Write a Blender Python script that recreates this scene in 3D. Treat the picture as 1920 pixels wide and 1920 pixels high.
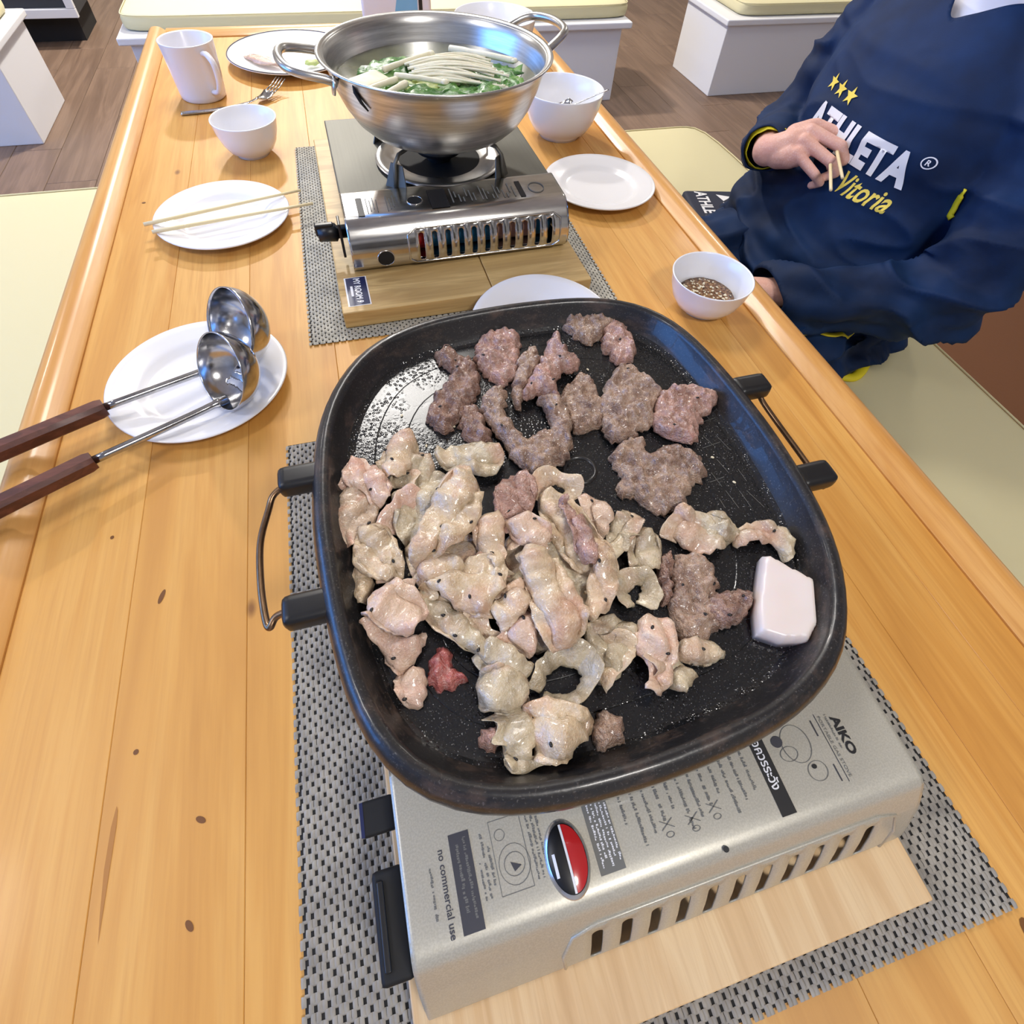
import bpy, bmesh, math, random
from mathutils import Vector, Matrix, noise, geometry
from mathutils.bvhtree import BVHTree

for o in list(bpy.data.objects):
    bpy.data.objects.remove(o, do_unlink=True)
SC = bpy.context.scene
COL = SC.collection
R = math.radians

# ------------------------------------------------------------------ camera
CAMZ = 1.21
cd = bpy.data.cameras.new('camera'); cam = bpy.data.objects.new('camera', cd); COL.objects.link(cam)
cam.location = (0, 0, CAMZ); cam.rotation_euler = (R(38.43), R(-2.94), R(-15.69))
cd.sensor_width = 36; cd.lens = 36 * 1051 / 1920; cd.shift_y = -145 / 1920; cd.clip_start = .01
SC.camera = cam

# ------------------------------------------------------------------ world, lights, exposure
wd = bpy.data.worlds.new('world'); SC.world = wd; wd.use_nodes = True
wd.node_tree.nodes['Background'].inputs[0].default_value = (.8, .88, 1, 1)
wd.node_tree.nodes['Background'].inputs[1].default_value = .4
SC.view_settings.view_transform = 'Standard'; SC.view_settings.look = 'None'
SC.view_settings.gamma = 1; SC.view_settings.use_curve_mapping = False
SC.view_settings.exposure = -0.12
CEIL = 2.6
# ceiling lamps: (x, y, radius, watts, colour)
LAMPS = [(-.1, 4.0, .11, 125, (1, .95, .88)), (.03, 2.02, .36, 22, (1, .97, .93)), (-1.6, .3, .22, 14, (1, .96, .91)),
         (.5, -.9, .22, 24, (1, .96, .91)), (2.6, 3.3, .22, 22, (1, .95, .88)), (-2.3, 3.2, .22, 18, (1, .95, .88))]

def area(name, loc, rot, size, watts, colr, shape='DISK', size_y=None):
    l = bpy.data.lights.new(name, 'AREA'); l.energy = watts; l.color = colr; l.shape = shape; l.size = size
    if size_y: l.size_y = size_y
    o = bpy.data.objects.new(name, l); COL.objects.link(o); o.location = loc; o.rotation_euler = rot
    return o
for i, (x, y, r, wt, c) in enumerate(LAMPS):
    area('ceiling_lamp_light', (x, y, CEIL - .035), (0, 0, 0), 2 * r, wt, c)

# ------------------------------------------------------------------ materials
MATS = {}
def srgb(c):
    return tuple((((v / 255) / 12.92) if v / 255 <= .04045 else (((v / 255) + .055) / 1.055) ** 2.4) for v in c) + (1,)
class N:
    """tiny node helper"""
    def __init__(s, name):
        s.m = bpy.data.materials.new(name); s.m.use_nodes = True; s.t = s.m.node_tree
        s.b = s.t.nodes['Principled BSDF']
    def n(s, typ, **kw):
        nd = s.t.nodes.new(typ)
        for k, v in kw.items():
            if k.startswith('i_'):
                key = k[2:]
                nd.inputs[int(key) if key.isdigit() else key].default_value = v
            else: setattr(nd, k, v)
        return nd
    def l(s, a, b): s.t.links.new(a, b)
    def coords(s, scale=(1, 1, 1), kind='Object', rot=(0, 0, 0)):
        tc = s.n('ShaderNodeTexCoord'); mp = s.n('ShaderNodeMapping')
        s.l(tc.outputs[kind], mp.inputs[0]); mp.inputs['Scale'].default_value = scale; mp.inputs['Rotation'].default_value = rot
        return mp.outputs[0]
    def ramp(s, fac, stops):
        r = s.n('ShaderNodeValToRGB'); e = r.color_ramp.elements
        while len(e) < len(stops): e.new(.5)
        for i, (p, c) in enumerate(stops):
            e[i].position = p; e[i].color = c if len(c) == 4 else srgb(c)
        s.l(fac, r.inputs[0]); return r.outputs[0]
    def noise(s, vec, scale, detail=3, rough=.55, dist=0):
        t = s.n('ShaderNodeTexNoise'); s.l(vec, t.inputs['Vector'])
        t.inputs['Scale'].default_value = scale; t.inputs['Detail'].default_value = detail
        t.inputs['Roughness'].default_value = rough; t.inputs['Distortion'].default_value = dist
        return t.outputs['Fac']
    def mix(s, fac, a, b, mode='MIX'):
        m = s.n('ShaderNodeMix', data_type='RGBA', blend_type=mode)
        for sock, v in ((m.inputs[0], fac), (m.inputs[6], a), (m.inputs[7], b)):
            if hasattr(v, 'is_output') or hasattr(v, 'links'): s.l(v, sock)
            else: sock.default_value = v
        return m.outputs[2]
    def bump(s, h, strength=.3, dist=.001):
        b = s.n('ShaderNodeBump'); s.l(h, b.inputs['Height']); b.inputs['Strength'].default_value = strength
        b.inputs['Distance'].default_value = dist; s.l(b.outputs[0], s.b.inputs['Normal'])
    def set(s, **kw):
        for k, v in kw.items():
            k = {'base': 'Base Color', 'rough': 'Roughness', 'metal': 'Metallic', 'spec': 'Specular IOR Level', 'sss': 'Subsurface Weight',
                 'coat': 'Coat Weight', 'trans': 'Transmission Weight', 'ior': 'IOR', 'estr': 'Emission Strength', 'ecol': 'Emission Color', 'coatr': 'Coat Roughness', 'sheen': 'Sheen Weight'}[k]
            if hasattr(v, 'links'): s.l(v, s.b.inputs[k])
            else: s.b.inputs[k].default_value = v
        return s

def simple(name, rgb, rough=.5, metal=0, spec=.5, bump=None, **kw):
    k = N(name); k.set(base=srgb(rgb), rough=rough, metal=metal, spec=spec, **kw)
    if bump:
        k.bump(k.noise(k.coords(), bump[0], 4), bump[1], bump[2])
    MATS[name] = k.m; return k.m

def wood(name, dark, mid, light, scale=(14, 1.1, 14), rough=.32, coat=.3, fine=(160, 5, 160), knots=True):
    k = N(name); v = k.coords(scale)
    oi = k.n('ShaderNodeObjectInfo')
    ad = k.n('ShaderNodeVectorMath', operation='ADD'); sc = k.n('ShaderNodeVectorMath', operation='SCALE')
    cmb = k.n('ShaderNodeCombineXYZ')
    for i in range(3): k.l(oi.outputs['Random'], cmb.inputs[i])
    k.l(cmb.outputs[0], sc.inputs[0]); sc.inputs['Scale'].default_value = 37
    k.l(v, ad.inputs[0]); k.l(sc.outputs[0], ad.inputs[1]); v = ad.outputs[0]
    g = k.noise(v, 1.3, 4, .6, 1.2)
    c = k.ramp(g, [(.2, dark), (.45, mid), (.6, light), (.85, mid)])
    f = k.noise(k.coords(fine), 1, 3, .7)
    c = k.mix(k.ramp(f, [(.45, (0, 0, 0, 1)), (.75, (.5, .5, .5, 1))]), c, srgb(dark), 'MIX')
    big = k.noise(k.coords((3, .9, 3)), 1.4, 2)
    c = k.mix(k.ramp(big, [(.35, (0, 0, 0, 1)), (.75, (.45, .45, .45, 1))]), c, srgb(light))
    if knots:
        vo = k.n('ShaderNodeTexVoronoi'); k.l(k.coords((9, 4.5, 9)), vo.inputs['Vector']); vo.inputs['Scale'].default_value = 1.1
        c = k.mix(k.ramp(vo.outputs['Distance'], [(.02, (.75, .75, .75, 1)), (.055, (0, 0, 0, 1))]), c, srgb((110, 62, 22)))
    k.set(base=c, rough=rough, coat=coat, coatr=.12)
    k.bump(f, .08, .0006)
    MATS[name] = k.m; return k.m

wood('pine', (182, 122, 52), (206, 148, 70), (219, 167, 90), rough=.48, coat=.06)
wood('pine_rim', (184, 122, 56), (208, 150, 78), (222, 170, 102), rough=.32, coat=.3, knots=False)
wood('plywood', (196, 152, 102), (222, 184, 134), (236, 206, 160), scale=(30, 2.2, 30), rough=.55, coat=0, fine=(260, 6, 260), knots=False)
wood('bamboo_board', (150, 116, 66), (186, 152, 96), (214, 182, 122), scale=(3, 22, 22), rough=.5, coat=0, fine=(8, 200, 200), knots=False)
wood('floor_wood', (92, 72, 58), (112, 90, 74), (130, 106, 88), scale=(12, .9, 12), rough=.5, coat=0, fine=(110, 4, 110), knots=False)
wood('grip_wood', (58, 28, 22), (84, 42, 32), (106, 58, 44), scale=(20, 60, 60), rough=.5, coat=.05, fine=(20, 160, 160), knots=False)

simple('white_paint', (224, 224, 226), .42, bump=(40, .04, .001))
simple('wall_paint', (226, 221, 210), .8)
simple('ceiling_paint', (236, 234, 228), .9)
simple('cushion', (212, 203, 162), .62, bump=(260, .12, .0006))
simple('dark_panel', (52, 54, 58), .6)
simple('toe_kick', (28, 26, 25), .8)
simple('ceramic', (240, 240, 244), .22, coat=.4)
simple('ceramic_line', (70, 70, 78), .3)
simple('mug_white', (232, 231, 238), .28, coat=.3)
simple('black_plastic', (20, 20, 22), .38)
simple('black_matte', (14, 14, 15), .7)
simple('mat_base', (28, 28, 30), .8)
simple('cast_iron', (30, 30, 32), .5, metal=.3)
simple('chopstick', (232, 214, 168), .5)
simple('white_fat', (228, 212, 206), .3, sss=.15)
simple('white_print', (240, 240, 244), .5)
simple('yellow_print', (244, 218, 90), .55)
simple('yellow_fabric', (226, 208, 30), .6, bump=(200, .2, .001))
simple('dark_print', (62, 62, 70), .5)
simple('black_print', (26, 26, 28), .5)
simple('grey_print', (112, 112, 108), .5)
simple('sticker_blue', (24, 34, 78), .4)
simple('red_enamel', (196, 40, 44), .2, coat=.6)
simple('silver_trim', (205, 205, 205), .2, metal=.9)
simple('sesame_black', (22, 18, 18), .4)
simple('sesame_white', (232, 222, 196), .5)
simple('hair', (26, 22, 20), .5)
simple('eye_white', (235, 232, 228), .25)
simple('undershirt', (226, 228, 240), .7, bump=(220, .15, .001))
simple('paper_white', (226, 226, 236), .5)
simple('paper_blue', (120, 182, 224), .5)
simple('canister_blue', (34, 108, 150), .3)
simple('canister_red', (196, 40, 46), .3)
simple('canister_tan', (186, 140, 126), .35)
simple('shaded_floor_brown', (112, 70, 40), .75, bump=(90, .4, .002))  # floor brown with the shade painted into it
simple('lamp_rim', (230, 230, 230), .5)

def brushed(name, rgb, rough, scale, st=.15, metal=1.0, var=.25):
    k = N(name); f = k.noise(k.coords(scale), 1, 4, .7)
    k.set(base=k.ramp(f, [(.3, tuple(int(v * (1 - var)) for v in rgb)), (.7, rgb)]), rough=rough, metal=metal)
    k.bump(f, st, .0004); MATS[name] = k.m
brushed('steel', (226, 226, 224), .3, (8, 8, 160), .1)
brushed('chrome', (226, 225, 222), .18, (6, 30, 30), .08)
brushed('plate_steel', (118, 117, 110), .58, (500, 6, 6), .04, .9, .05)
brushed('ladle_steel', (210, 210, 212), .16, (30, 30, 30), .05)
brushed('wire_bronze', (150, 120, 92), .3, (30, 30, 30), .05)
k = N('stove_enamel'); f = k.noise(k.coords(), 900, 2)
k.set(base=k.ramp(f, [(.4, (182, 178, 164)), (.62, (194, 190, 176))]), rough=.38, metal=.25, coat=.25); MATS['stove_enamel'] = k.m

# mesh mats
k = N('weave_grey'); oi = k.noise(k.coords((1, 1, 1)), 60, 3)
k.set(base=k.ramp(oi, [(.3, (132, 128, 122)), (.7, (164, 159, 150))]), rough=.55); MATS['weave_grey'] = k.m
k = N('weave_light'); oi = k.noise(k.coords((1, 1, 1)), 60, 3)
k.set(base=k.ramp(oi, [(.3, (150, 148, 140)), (.7, (184, 180, 168))]), rough=.55); MATS['weave_light'] = k.m

# stone-coated pan with oil
k = N('pan_coat'); v = k.coords()
spk = k.noise(v, 900, 2, .5)
base = k.ramp(spk, [(.62, (26, 27, 29)), (.68, (60, 60, 62)), (.74, (150, 150, 150))])
oil = k.noise(v, 13, 4, .65)
mask = k.ramp(oil, [(.44, (0, 0, 0, 1)), (.54, (1, 1, 1, 1))])
fine = k.noise(v, 300, 3, .6)
drop = k.n('ShaderNodeTexVoronoi'); k.l(v, drop.inputs['Vector']); drop.inputs['Scale'].default_value = 330
dr = k.ramp(drop.outputs['Distance'], [(.15, (1, 1, 1, 1)), (.45, (0, 0, 0, 1))])
k.set(base=base, rough=k.ramp(oil, [(.44, (.2, .2, .2, 1)), (.54, (.12, .12, .12, 1))]), spec=.6)
mm = k.mix(mask, (0.5, .5, .5, 1), k.mix(.5, fine, dr))
k.bump(mm, .45, .0011); MATS['pan_coat'] = k.m
k = N('pan_outside'); v = k.coords(); spk = k.noise(v, 700, 2)
wr = k.noise(k.coords((1, 1, 2.2)), 34, 5, .7)
k.set(base=k.mix(k.ramp(wr, [(.52, (0, 0, 0, 1)), (.7, (.6, .6, .6, 1))]), k.ramp(spk, [(.6, (30, 29, 30)), (.75, (84, 80, 78))]), srgb((92, 74, 64))), rough=.34, coat=.2)
k.bump(k.noise(v, 120, 4), .25, .001); MATS['pan_outside'] = k.m

def meat(name, stops, sc=38, rough=.3, bumps=(170, .55, .0016), sss=.12, spec=.5, wet=0, patch=False):
    k = N(name); oi = k.n('ShaderNodeObjectInfo'); v = k.coords()
    ad = k.n('ShaderNodeVectorMath', operation='ADD'); k.l(v, ad.inputs[0]); k.l(oi.outputs['Random'], ad.inputs[1]); v = ad.outputs[0]
    f = k.noise(v, sc, 5, .62, .6)
    c = k.ramp(f, stops)
    f2 = k.noise(v, bumps[0], 4, .65)
    if patch:
        pf = k.noise(v, 17, 3, .6)
        c = k.mix(k.ramp(pf, [(.5, (0, 0, 0, 1)), (.68, (.55, .55, .55, 1))]), c, srgb((206, 150, 132)))
        c = k.mix(k.ramp(pf, [(.3, (.5, .5, .5, 1)), (.45, (0, 0, 0, 1))]), c, srgb((150, 130, 108)))
    c = k.mix(k.ramp(f2, [(.5, (0, 0, 0, 1)), (.8, (.35, .35, .35, 1))]), c, (1, .96, .9, 1), 'MIX')
    k.set(base=c, rough=k.ramp(k.noise(v, 90, 3), [(.35, (rough * .7,) * 3 + (1,)), (.7, (rough * 1.7,) * 3 + (1,))]), sss=sss, spec=spec)
    k.b.inputs['Subsurface Radius'].default_value = (.006, .003, .002)
    k.b.inputs['Subsurface Scale'].default_value = .6
    k.b.inputs['Coat Weight'].default_value = wet; k.b.inputs['Coat Roughness'].default_value = .08
    f3 = k.noise(v, 620, 2, .6); hm = k.n('ShaderNodeMath', operation='MULTIPLY_ADD'); k.l(f3, hm.inputs[0]); hm.inputs[1].default_value = .9 if wet else .1; k.l(f2, hm.inputs[2])
    k.bump(hm.outputs[0], bumps[1], bumps[2]); MATS[name] = k.m
meat('pork_cream', [(.3, (170, 144, 116)), (.45, (200, 176, 144)), (.58, (214, 192, 162)), (.75, (206, 170, 146))], rough=.22, bumps=(210, .6, .0016), spec=.6, wet=.4, patch=True)
meat('pork_pink', [(.3, (190, 158, 134)), (.48, (216, 188, 164)), (.62, (222, 188, 168)), (.8, (206, 158, 142))], rough=.22, bumps=(210, .6, .0016), spec=.6, wet=.4, patch=True)
meat('pork_grey', [(.3, (146, 132, 108)), (.5, (188, 172, 144)), (.65, (212, 196, 166)), (.8, (182, 160, 136))], rough=.22, bumps=(210, .6, .0016), spec=.6, wet=.4, patch=True)
meat('pork_salmon', [(.3, (186, 156, 130)), (.5, (214, 188, 162)), (.66, (214, 160, 134)), (.8, (196, 138, 116))], rough=.22, bumps=(210, .6, .0016), spec=.6, wet=.4, patch=True)
meat('beef_brown', [(.28, (104, 74, 64)), (.45, (142, 108, 94)), (.6, (174, 138, 120)), (.8, (150, 112, 100))], sc=60, rough=.24, bumps=(260, 1.0, .0026), sss=.05, spec=.6, wet=.4)
meat('beef_grey', [(.28, (112, 84, 72)), (.45, (156, 126, 108)), (.6, (190, 160, 138)), (.8, (164, 130, 116))], sc=60, rough=.24, bumps=(260, 1.0, .0026), sss=.05, spec=.6, wet=.4)
meat('beef_pink', [(.28, (126, 90, 80)), (.45, (166, 128, 114)), (.62, (196, 154, 140)), (.8, (196, 136, 128))], sc=50, rough=.24, bumps=(240, .9, .0022), sss=.06, spec=.6, wet=.4)
meat('beef_raw', [(.3, (150, 74, 70)), (.5, (180, 98, 92)), (.7, (204, 140, 126)), (.85, (170, 84, 80))], sc=50, rough=.24, bumps=(240, .8, .002), sss=.06, spec=.6, wet=.4)
meat('skin', [(.3, (212, 158, 142)), (.55, (226, 176, 158)), (.75, (220, 164, 150))], sc=14, rough=.5, bumps=(420, .12, .0005), sss=.1, spec=.35)
meat('enoki', [(.3, (226, 220, 192)), (.6, (240, 236, 214)), (.8, (232, 224, 196))], sc=30, rough=.4, bumps=(200, .1, .0005), sss=.1)
meat('leaf_green', [(.3, (44, 92, 40)), (.5, (74, 128, 58)), (.65, (120, 164, 84)), (.8, (150, 186, 110))], sc=40, rough=.3, bumps=(120, .5, .0015), sss=.05)
meat('leaf_pale', [(.3, (150, 176, 92)), (.5, (188, 204, 122)), (.7, (214, 222, 150)), (.85, (196, 208, 130))], sc=40, rough=.3, bumps=(120, .5, .0015), sss=.05)

k = N('broth'); v = k.coords()
k.set(base=k.ramp(k.noise(v, 22, 3), [(.35, (112, 118, 92)), (.65, (150, 154, 120))]), rough=.06, spec=.6, trans=.25); k.b.inputs['IOR'].default_value = 1.33
k.bump(k.noise(v, 45, 2), .12, .002); MATS['broth'] = k.m
k = N('dip_sauce'); v = k.coords(); f = k.noise(v, 260, 3)
k.set(base=k.ramp(f, [(.35, (70, 44, 26)), (.55, (136, 98, 64)), (.7, (186, 156, 112))]), rough=.2); k.bump(f, .6, .0012); MATS['dip_sauce'] = k.m

k = N('navy_fabric'); v = k.coords(); f = k.noise(v, 900, 2)
g = k.noise(v, 9, 3)
k.set(base=k.ramp(g, [(.3, (8, 28, 58)), (.7, (11, 45, 88))]), rough=.7, sheen=.0, spec=.25)
k.b.inputs['Sheen Tint'].default_value = (.4, .6, 1, 1)
k.bump(f, .25, .0006); MATS['navy_fabric'] = k.m
k = N('navy_dark'); v = k.coords(); f = k.noise(v, 900, 2)
k.set(base=srgb((22, 30, 56)), rough=.68); k.bump(f, .25, .0006); MATS['navy_dark'] = k.m
k = N('lamp_glow'); k.set(base=(1, 1, 1, 1), ecol=(1, .95, .88, 1), estr=6); MATS['lamp_glow'] = k.m
k = N('window_sky'); k.set(base=(0, 0, 0, 1), ecol=(.12, .36, 1, 1), estr=9.0); MATS['window_sky'] = k.m
M = MATS

# ------------------------------------------------------------------ mesh helpers
def mesh_obj(name, verts, faces, mat=None, parent=None, smooth=True, loc=None, rot=None):
    me = bpy.data.meshes.new(name); me.from_pydata([tuple(v) for v in verts], [], faces); me.validate(); me.update()
    if smooth: me.polygons.foreach_set('use_smooth', [True] * len(me.polygons))
    return link(name, me, mat, parent, loc, rot)
def link(name, me, mat=None, parent=None, loc=None, rot=None):
    o = bpy.data.objects.new(name, me); COL.objects.link(o)
    if mat is not None and not me.materials: me.materials.append(M[mat])
    if parent: o.parent = parent
    if loc is not None: o.location = loc
    if rot is not None: o.rotation_euler = rot
    return o
def fixn(o):
    bm = bmesh.new(); bm.from_mesh(o.data); bmesh.ops.recalc_face_normals(bm, faces=bm.faces); bm.to_mesh(o.data); bm.free(); return o
def tag(o, label=None, cat=None, group=None, kind=None):
    if label: o['label'] = label
    if cat: o['category'] = cat
    if group: o['group'] = group
    if kind: o['kind'] = kind
    return o
def thing(name, label, cat, loc=(0, 0, 0), rot=(0, 0, 0), group=None):
    o = bpy.data.objects.new(name, None); COL.objects.link(o); o.location = loc; o.rotation_euler = rot
    o.empty_display_size = .02
    return tag(o, label, cat, group)
def box(name, x0, x1, y0, y1, z0, z1, mat, parent=None, bev=.002, seg=2):
    bm = bmesh.new(); bmesh.ops.create_cube(bm, size=1)
    for v in bm.verts:
        v.co = ((x0 + x1) / 2 + v.co.x * (x1 - x0), (y0 + y1) / 2 + v.co.y * (y1 - y0), (z0 + z1) / 2 + v.co.z * (z1 - z0))
    if bev:
        bmesh.ops.bevel(bm, geom=bm.edges[:], offset=bev, segments=seg, profile=.6, affect='EDGES', clamp_overlap=True)
    me = bpy.data.meshes.new(name); bm.to_mesh(me); bm.free()
    if bev and seg > 1: me.polygons.foreach_set('use_smooth', [True] * len(me.polygons))
    o = link(name, me, mat, parent)
    if bev and seg > 1:
        wn_ = o.modifiers.new('weighted', 'WEIGHTED_NORMAL'); wn_.weight = 90
    return o
def lathe(name, prof, mat, parent=None, seg=64, loc=None, rot=None, skip=None, smooth=True):
    vs, fs = [], []
    n = len(prof)
    idx = []
    for (r, z) in prof:
        if r < 1e-6:
            idx.append([len(vs)] * seg); vs.append((0, 0, z))
        else:
            idx.append(list(range(len(vs), len(vs) + seg)))
            for j in range(seg):
                a = 2 * math.pi * j / seg; vs.append((r * math.cos(a), r * math.sin(a), z))
    for i in range(n - 1):
        for j in range(seg):
            if skip and skip(i, j): continue
            q = [idx[i][j], idx[i][(j + 1) % seg], idx[i + 1][(j + 1) % seg], idx[i + 1][j]]
            q2 = []
            for a in q:
                if a not in q2: q2.append(a)
            if len(q2) > 2: fs.append(q2)
    return mesh_obj(name, vs, fs, mat, parent, smooth, loc, rot)
def catmull(pts, n=6, closed=False):
    P = [Vector(p) for p in pts]; out = []; m = len(P)
    rng = range(m) if closed else range(m - 1)
    for i in rng:
        if closed: a, b, c, d = P[(i - 1) % m], P[i], P[(i + 1) % m], P[(i + 2) % m]
        else: a, b, c, d = P[max(i - 1, 0)], P[i], P[i + 1], P[min(i + 2, m - 1)]
        for k in range(n):
            t = k / n
            out.append(.5 * ((2 * b) + (c - a) * t + (2 * a - 5 * b + 4 * c - d) * t * t + (3 * b - a - 3 * c + d) * t ** 3))
    if not closed: out.append(P[-1])
    return out
def tube_data(path, rad, seg=10, closed=False, cap=True, flat=None):
    P = [Vector(p) for p in path]; m = len(P)
    if not hasattr(rad, '__len__'): rad = [rad] * m
    vs, fs = [], []; up = None
    for i in range(m):
        if closed: t = P[(i + 1) % m] - P[i - 1]
        else: t = P[min(i + 1, m - 1)] - P[max(i - 1, 0)]
        t.normalize()
        if up is None:
            up = Vector((0, 0, 1)) if abs(t.z) < .9 else Vector((1, 0, 0))
        s = t.cross(up).normalized(); up = s.cross(t).normalized()
        for j in range(seg):
            a = 2 * math.pi * j / seg
            f = flat if flat else 1
            vs.append(P[i] + s * (rad[i] * math.cos(a)) + up * (rad[i] * f * math.sin(a)))
    rng = m if closed else m - 1
    for i in range(rng):
        for j in range(seg):
            a = i * seg + j; b = i * seg + (j + 1) % seg; c = ((i + 1) % m) * seg + (j + 1) % seg; d = ((i + 1) % m) * seg + j
            fs.append((a, b, c, d))
    if cap and not closed:
        fs.append(tuple(reversed(range(seg)))); fs.append(tuple((m - 1) * seg + j for j in range(seg)))
    return vs, fs
def tube(name, path, rad, mat, parent=None, seg=10, closed=False, flat=None):
    vs, fs = tube_data(path, rad, seg, closed, True, flat)
    return fixn(mesh_obj(name, vs, fs, mat, parent))
def bez(pts, n=8): return catmull(pts, n)
def extrude_profile(name, prof, axis, a0, a1, mat, parent=None, smooth=True):
    """closed 2-D profile (u,v) swept along axis; axis 'y': (u,a,v); axis 'x': (a,u,v)"""
    vs = []; n = len(prof)
    for a in (a0, a1):
        for (u_, v_) in prof: vs.append((u_, a, v_) if axis == 'y' else (a, u_, v_))
    fs = [(i, (i + 1) % n, n + (i + 1) % n, n + i) for i in range(n)]
    fs.append(tuple(range(n))); fs.append(tuple(reversed(range(n, 2 * n))))
    o = fixn(mesh_obj(name, vs, fs, mat, parent, smooth))
    o.data.set_sharp_from_angle(angle=R(45)); return o
def text_data(s, height=None, width=None, bold=0.0, spacing=1.0):
    cu = bpy.data.curves.new('t', 'FONT'); cu.body = s; cu.size = 1; cu.offset = bold; cu.space_character = spacing; cu.resolution_u = 3
    o = bpy.data.objects.new('t', cu); COL.objects.link(o)
    dg = bpy.context.evaluated_depsgraph_get(); me = bpy.data.meshes.new_from_object(o.evaluated_get(dg))
    vs = [v.co.copy() for v in me.vertices]; fs = [tuple(p.vertices) for p in me.polygons]
    bpy.data.objects.remove(o); bpy.data.curves.remove(cu); bpy.data.meshes.remove(me)
    if not vs: return [], []
    x0 = min(v.x for v in vs); x1 = max(v.x for v in vs); y0 = 0; y1 = max(v.y for v in vs)
    sy = (height / (y1 - y0)) if height else 1
    sx = (width / (x1 - x0)) if width else sy
    if not height: sy = sx
    return [Vector(((v.x - x0) * sx, (v.y) * sy, 0)) for v in vs], fs
def flat_text(name, s, origin, ux, uy, mat, parent, height=None, width=None, bold=0, up=.0004, spacing=1.0):
    vs, fs = text_data(s, height, width, bold, spacing); ux = Vector(ux); uy = Vector(uy); o = Vector(origin); nz = ux.cross(uy)
    if not vs: return None
    return mesh_obj(name, [o + ux * v.x + uy * v.y + nz * up for v in vs], fs, mat, parent, False)
def flat_rect(name, origin, ux, uy, w_, h_, mat, parent, up=.0003):
    ux = Vector(ux); uy = Vector(uy); o = Vector(origin) + ux.cross(uy) * up
    return mesh_obj(name, [o, o + ux * w_, o + ux * w_ + uy * h_, o + uy * h_], [(0, 1, 2, 3)], mat, parent, False)
def merged_bars(name, bars, ux, uy, mat, parent, up=.0003):
    """several tiny print strokes as one flat print; bars = (origin, w, h)"""
    ux = Vector(ux); uy = Vector(uy); vs = []; fs = []
    for (o, w_, h_) in bars:
        o = Vector(o) + ux.cross(uy) * up; b = len(vs)
        vs += [o, o + ux * w_, o + ux * w_ + uy * h_, o + uy * h_]; fs.append((b, b + 1, b + 2, b + 3))
    return mesh_obj(name, vs, fs, mat, parent, False)
def copy_tree(o, parent=None):
    c = o.copy(); COL.objects.link(c); c.parent = parent
    for ch in list(o.children): copy_tree(ch, c)
    return c

# ------------------------------------------------------------------ the room
TT = .70          # table top
fl = tag(box('floor', -3.6, 4.2, -2.6, 6.2, -.06, -.004, 'floor_wood', None, 0), kind='structure')
rnd = random.Random(4)
pm = None
for i in range(30):
    for j in range(4):
        x = -2.3 + i * .18; y = 1.35 + j * 1.2 + (.6 if i % 2 else 0) - (.3 if i % 3 == 0 else 0)
        if pm is None:
            b = box('plank', -.0892, .0892, -.599, .599, -.004, 0, 'floor_wood', fl, .0012, 1); pm = b.data
        else:
            b = link('plank', pm, None, fl)
        b.location = (x, y, 0)
tag(box('ceiling', -3.6, 4.2, -2.6, 6.2, CEIL, CEIL + .05, 'ceiling_paint', None, 0), kind='structure')
# left wall with window opening
wl = tag(box('wall_left', -3.6, -3.5, -2.6, 6.2, 0, .75, 'wall_paint', None, 0), kind='structure')
WY0, WY1, WZ0, WZ1 = -.9, 2.3, .95, 2.25
for nm, a in (('wall_panel', (-3.6, -3.5, -2.6, WY0, .75, CEIL)), ('wall_panel', (-3.6, -3.5, WY1, 6.2, .75, CEIL)), ('wall_panel', (-3.6, -3.5, WY0, WY1, .75, WZ0)), ('wall_panel', (-3.6, -3.5, WY0, WY1, WZ1, CEIL))):
    box(nm, *a, 'wall_paint', wl, 0)
wn = tag(box('window_1', -3.6, -3.58, WY0, WY1, WZ0, WZ1, 'window_sky', None, 0), kind='structure')
for y in (WY0, (WY0 + WY1) / 2 - .025, WY1 - .05):
    box('window_frame', -3.575, -3.49, y, y + .05, WZ0, WZ1, 'white_paint', wn, .003)
for z in (WZ0, WZ1 - .05): box('window_frame', -3.575, -3.49, WY0, WY1, z, z + .05, 'white_paint', wn, .003)
tag(box('wall_right', 4.2, 4.3, -2.6, 6.2, 0, CEIL, 'wall_paint', None, 0), kind='structure')
tag(box('wall_back', -3.6, 4.2, 6.2, 6.3, 0, CEIL, 'wall_paint', None, 0), kind='structure')
tag(box('wall_front', -3.6, 4.2, -2.7, -2.6, 0, CEIL, 'wall_paint', None, 0), kind='structure')
tag(box('baseboard_back', -3.5, 4.2, 6.17, 6.2, 0, .12, 'toe_kick', None, .003), kind='structure')
LN = ['round ceiling lamp above the bench at the table end', 'large round ceiling lamp over the middle of the table', 'round ceiling lamp over the left-hand bench side', 'round ceiling lamp behind the near table end', 'round ceiling lamp over the far right bench', 'round ceiling lamp over the far left bench']
for i, (x, y, r, wt, c) in enumerate(LAMPS):
    t = thing('ceiling_lamp', LN[i], 'lamp', (x, y, CEIL), (0, 0, 0), 'ceiling lamps')
    lathe('lamp_rim', [(r + .005, 0), (r + .03, 0), (r + .03, -.02), (r + .015, -.028), (r + .005, -.02)], 'lamp_rim', t, 40)
    lathe('diffuser', [(0, -.012), (r + .004, -.012)], 'lamp_glow', t, 40)

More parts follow.
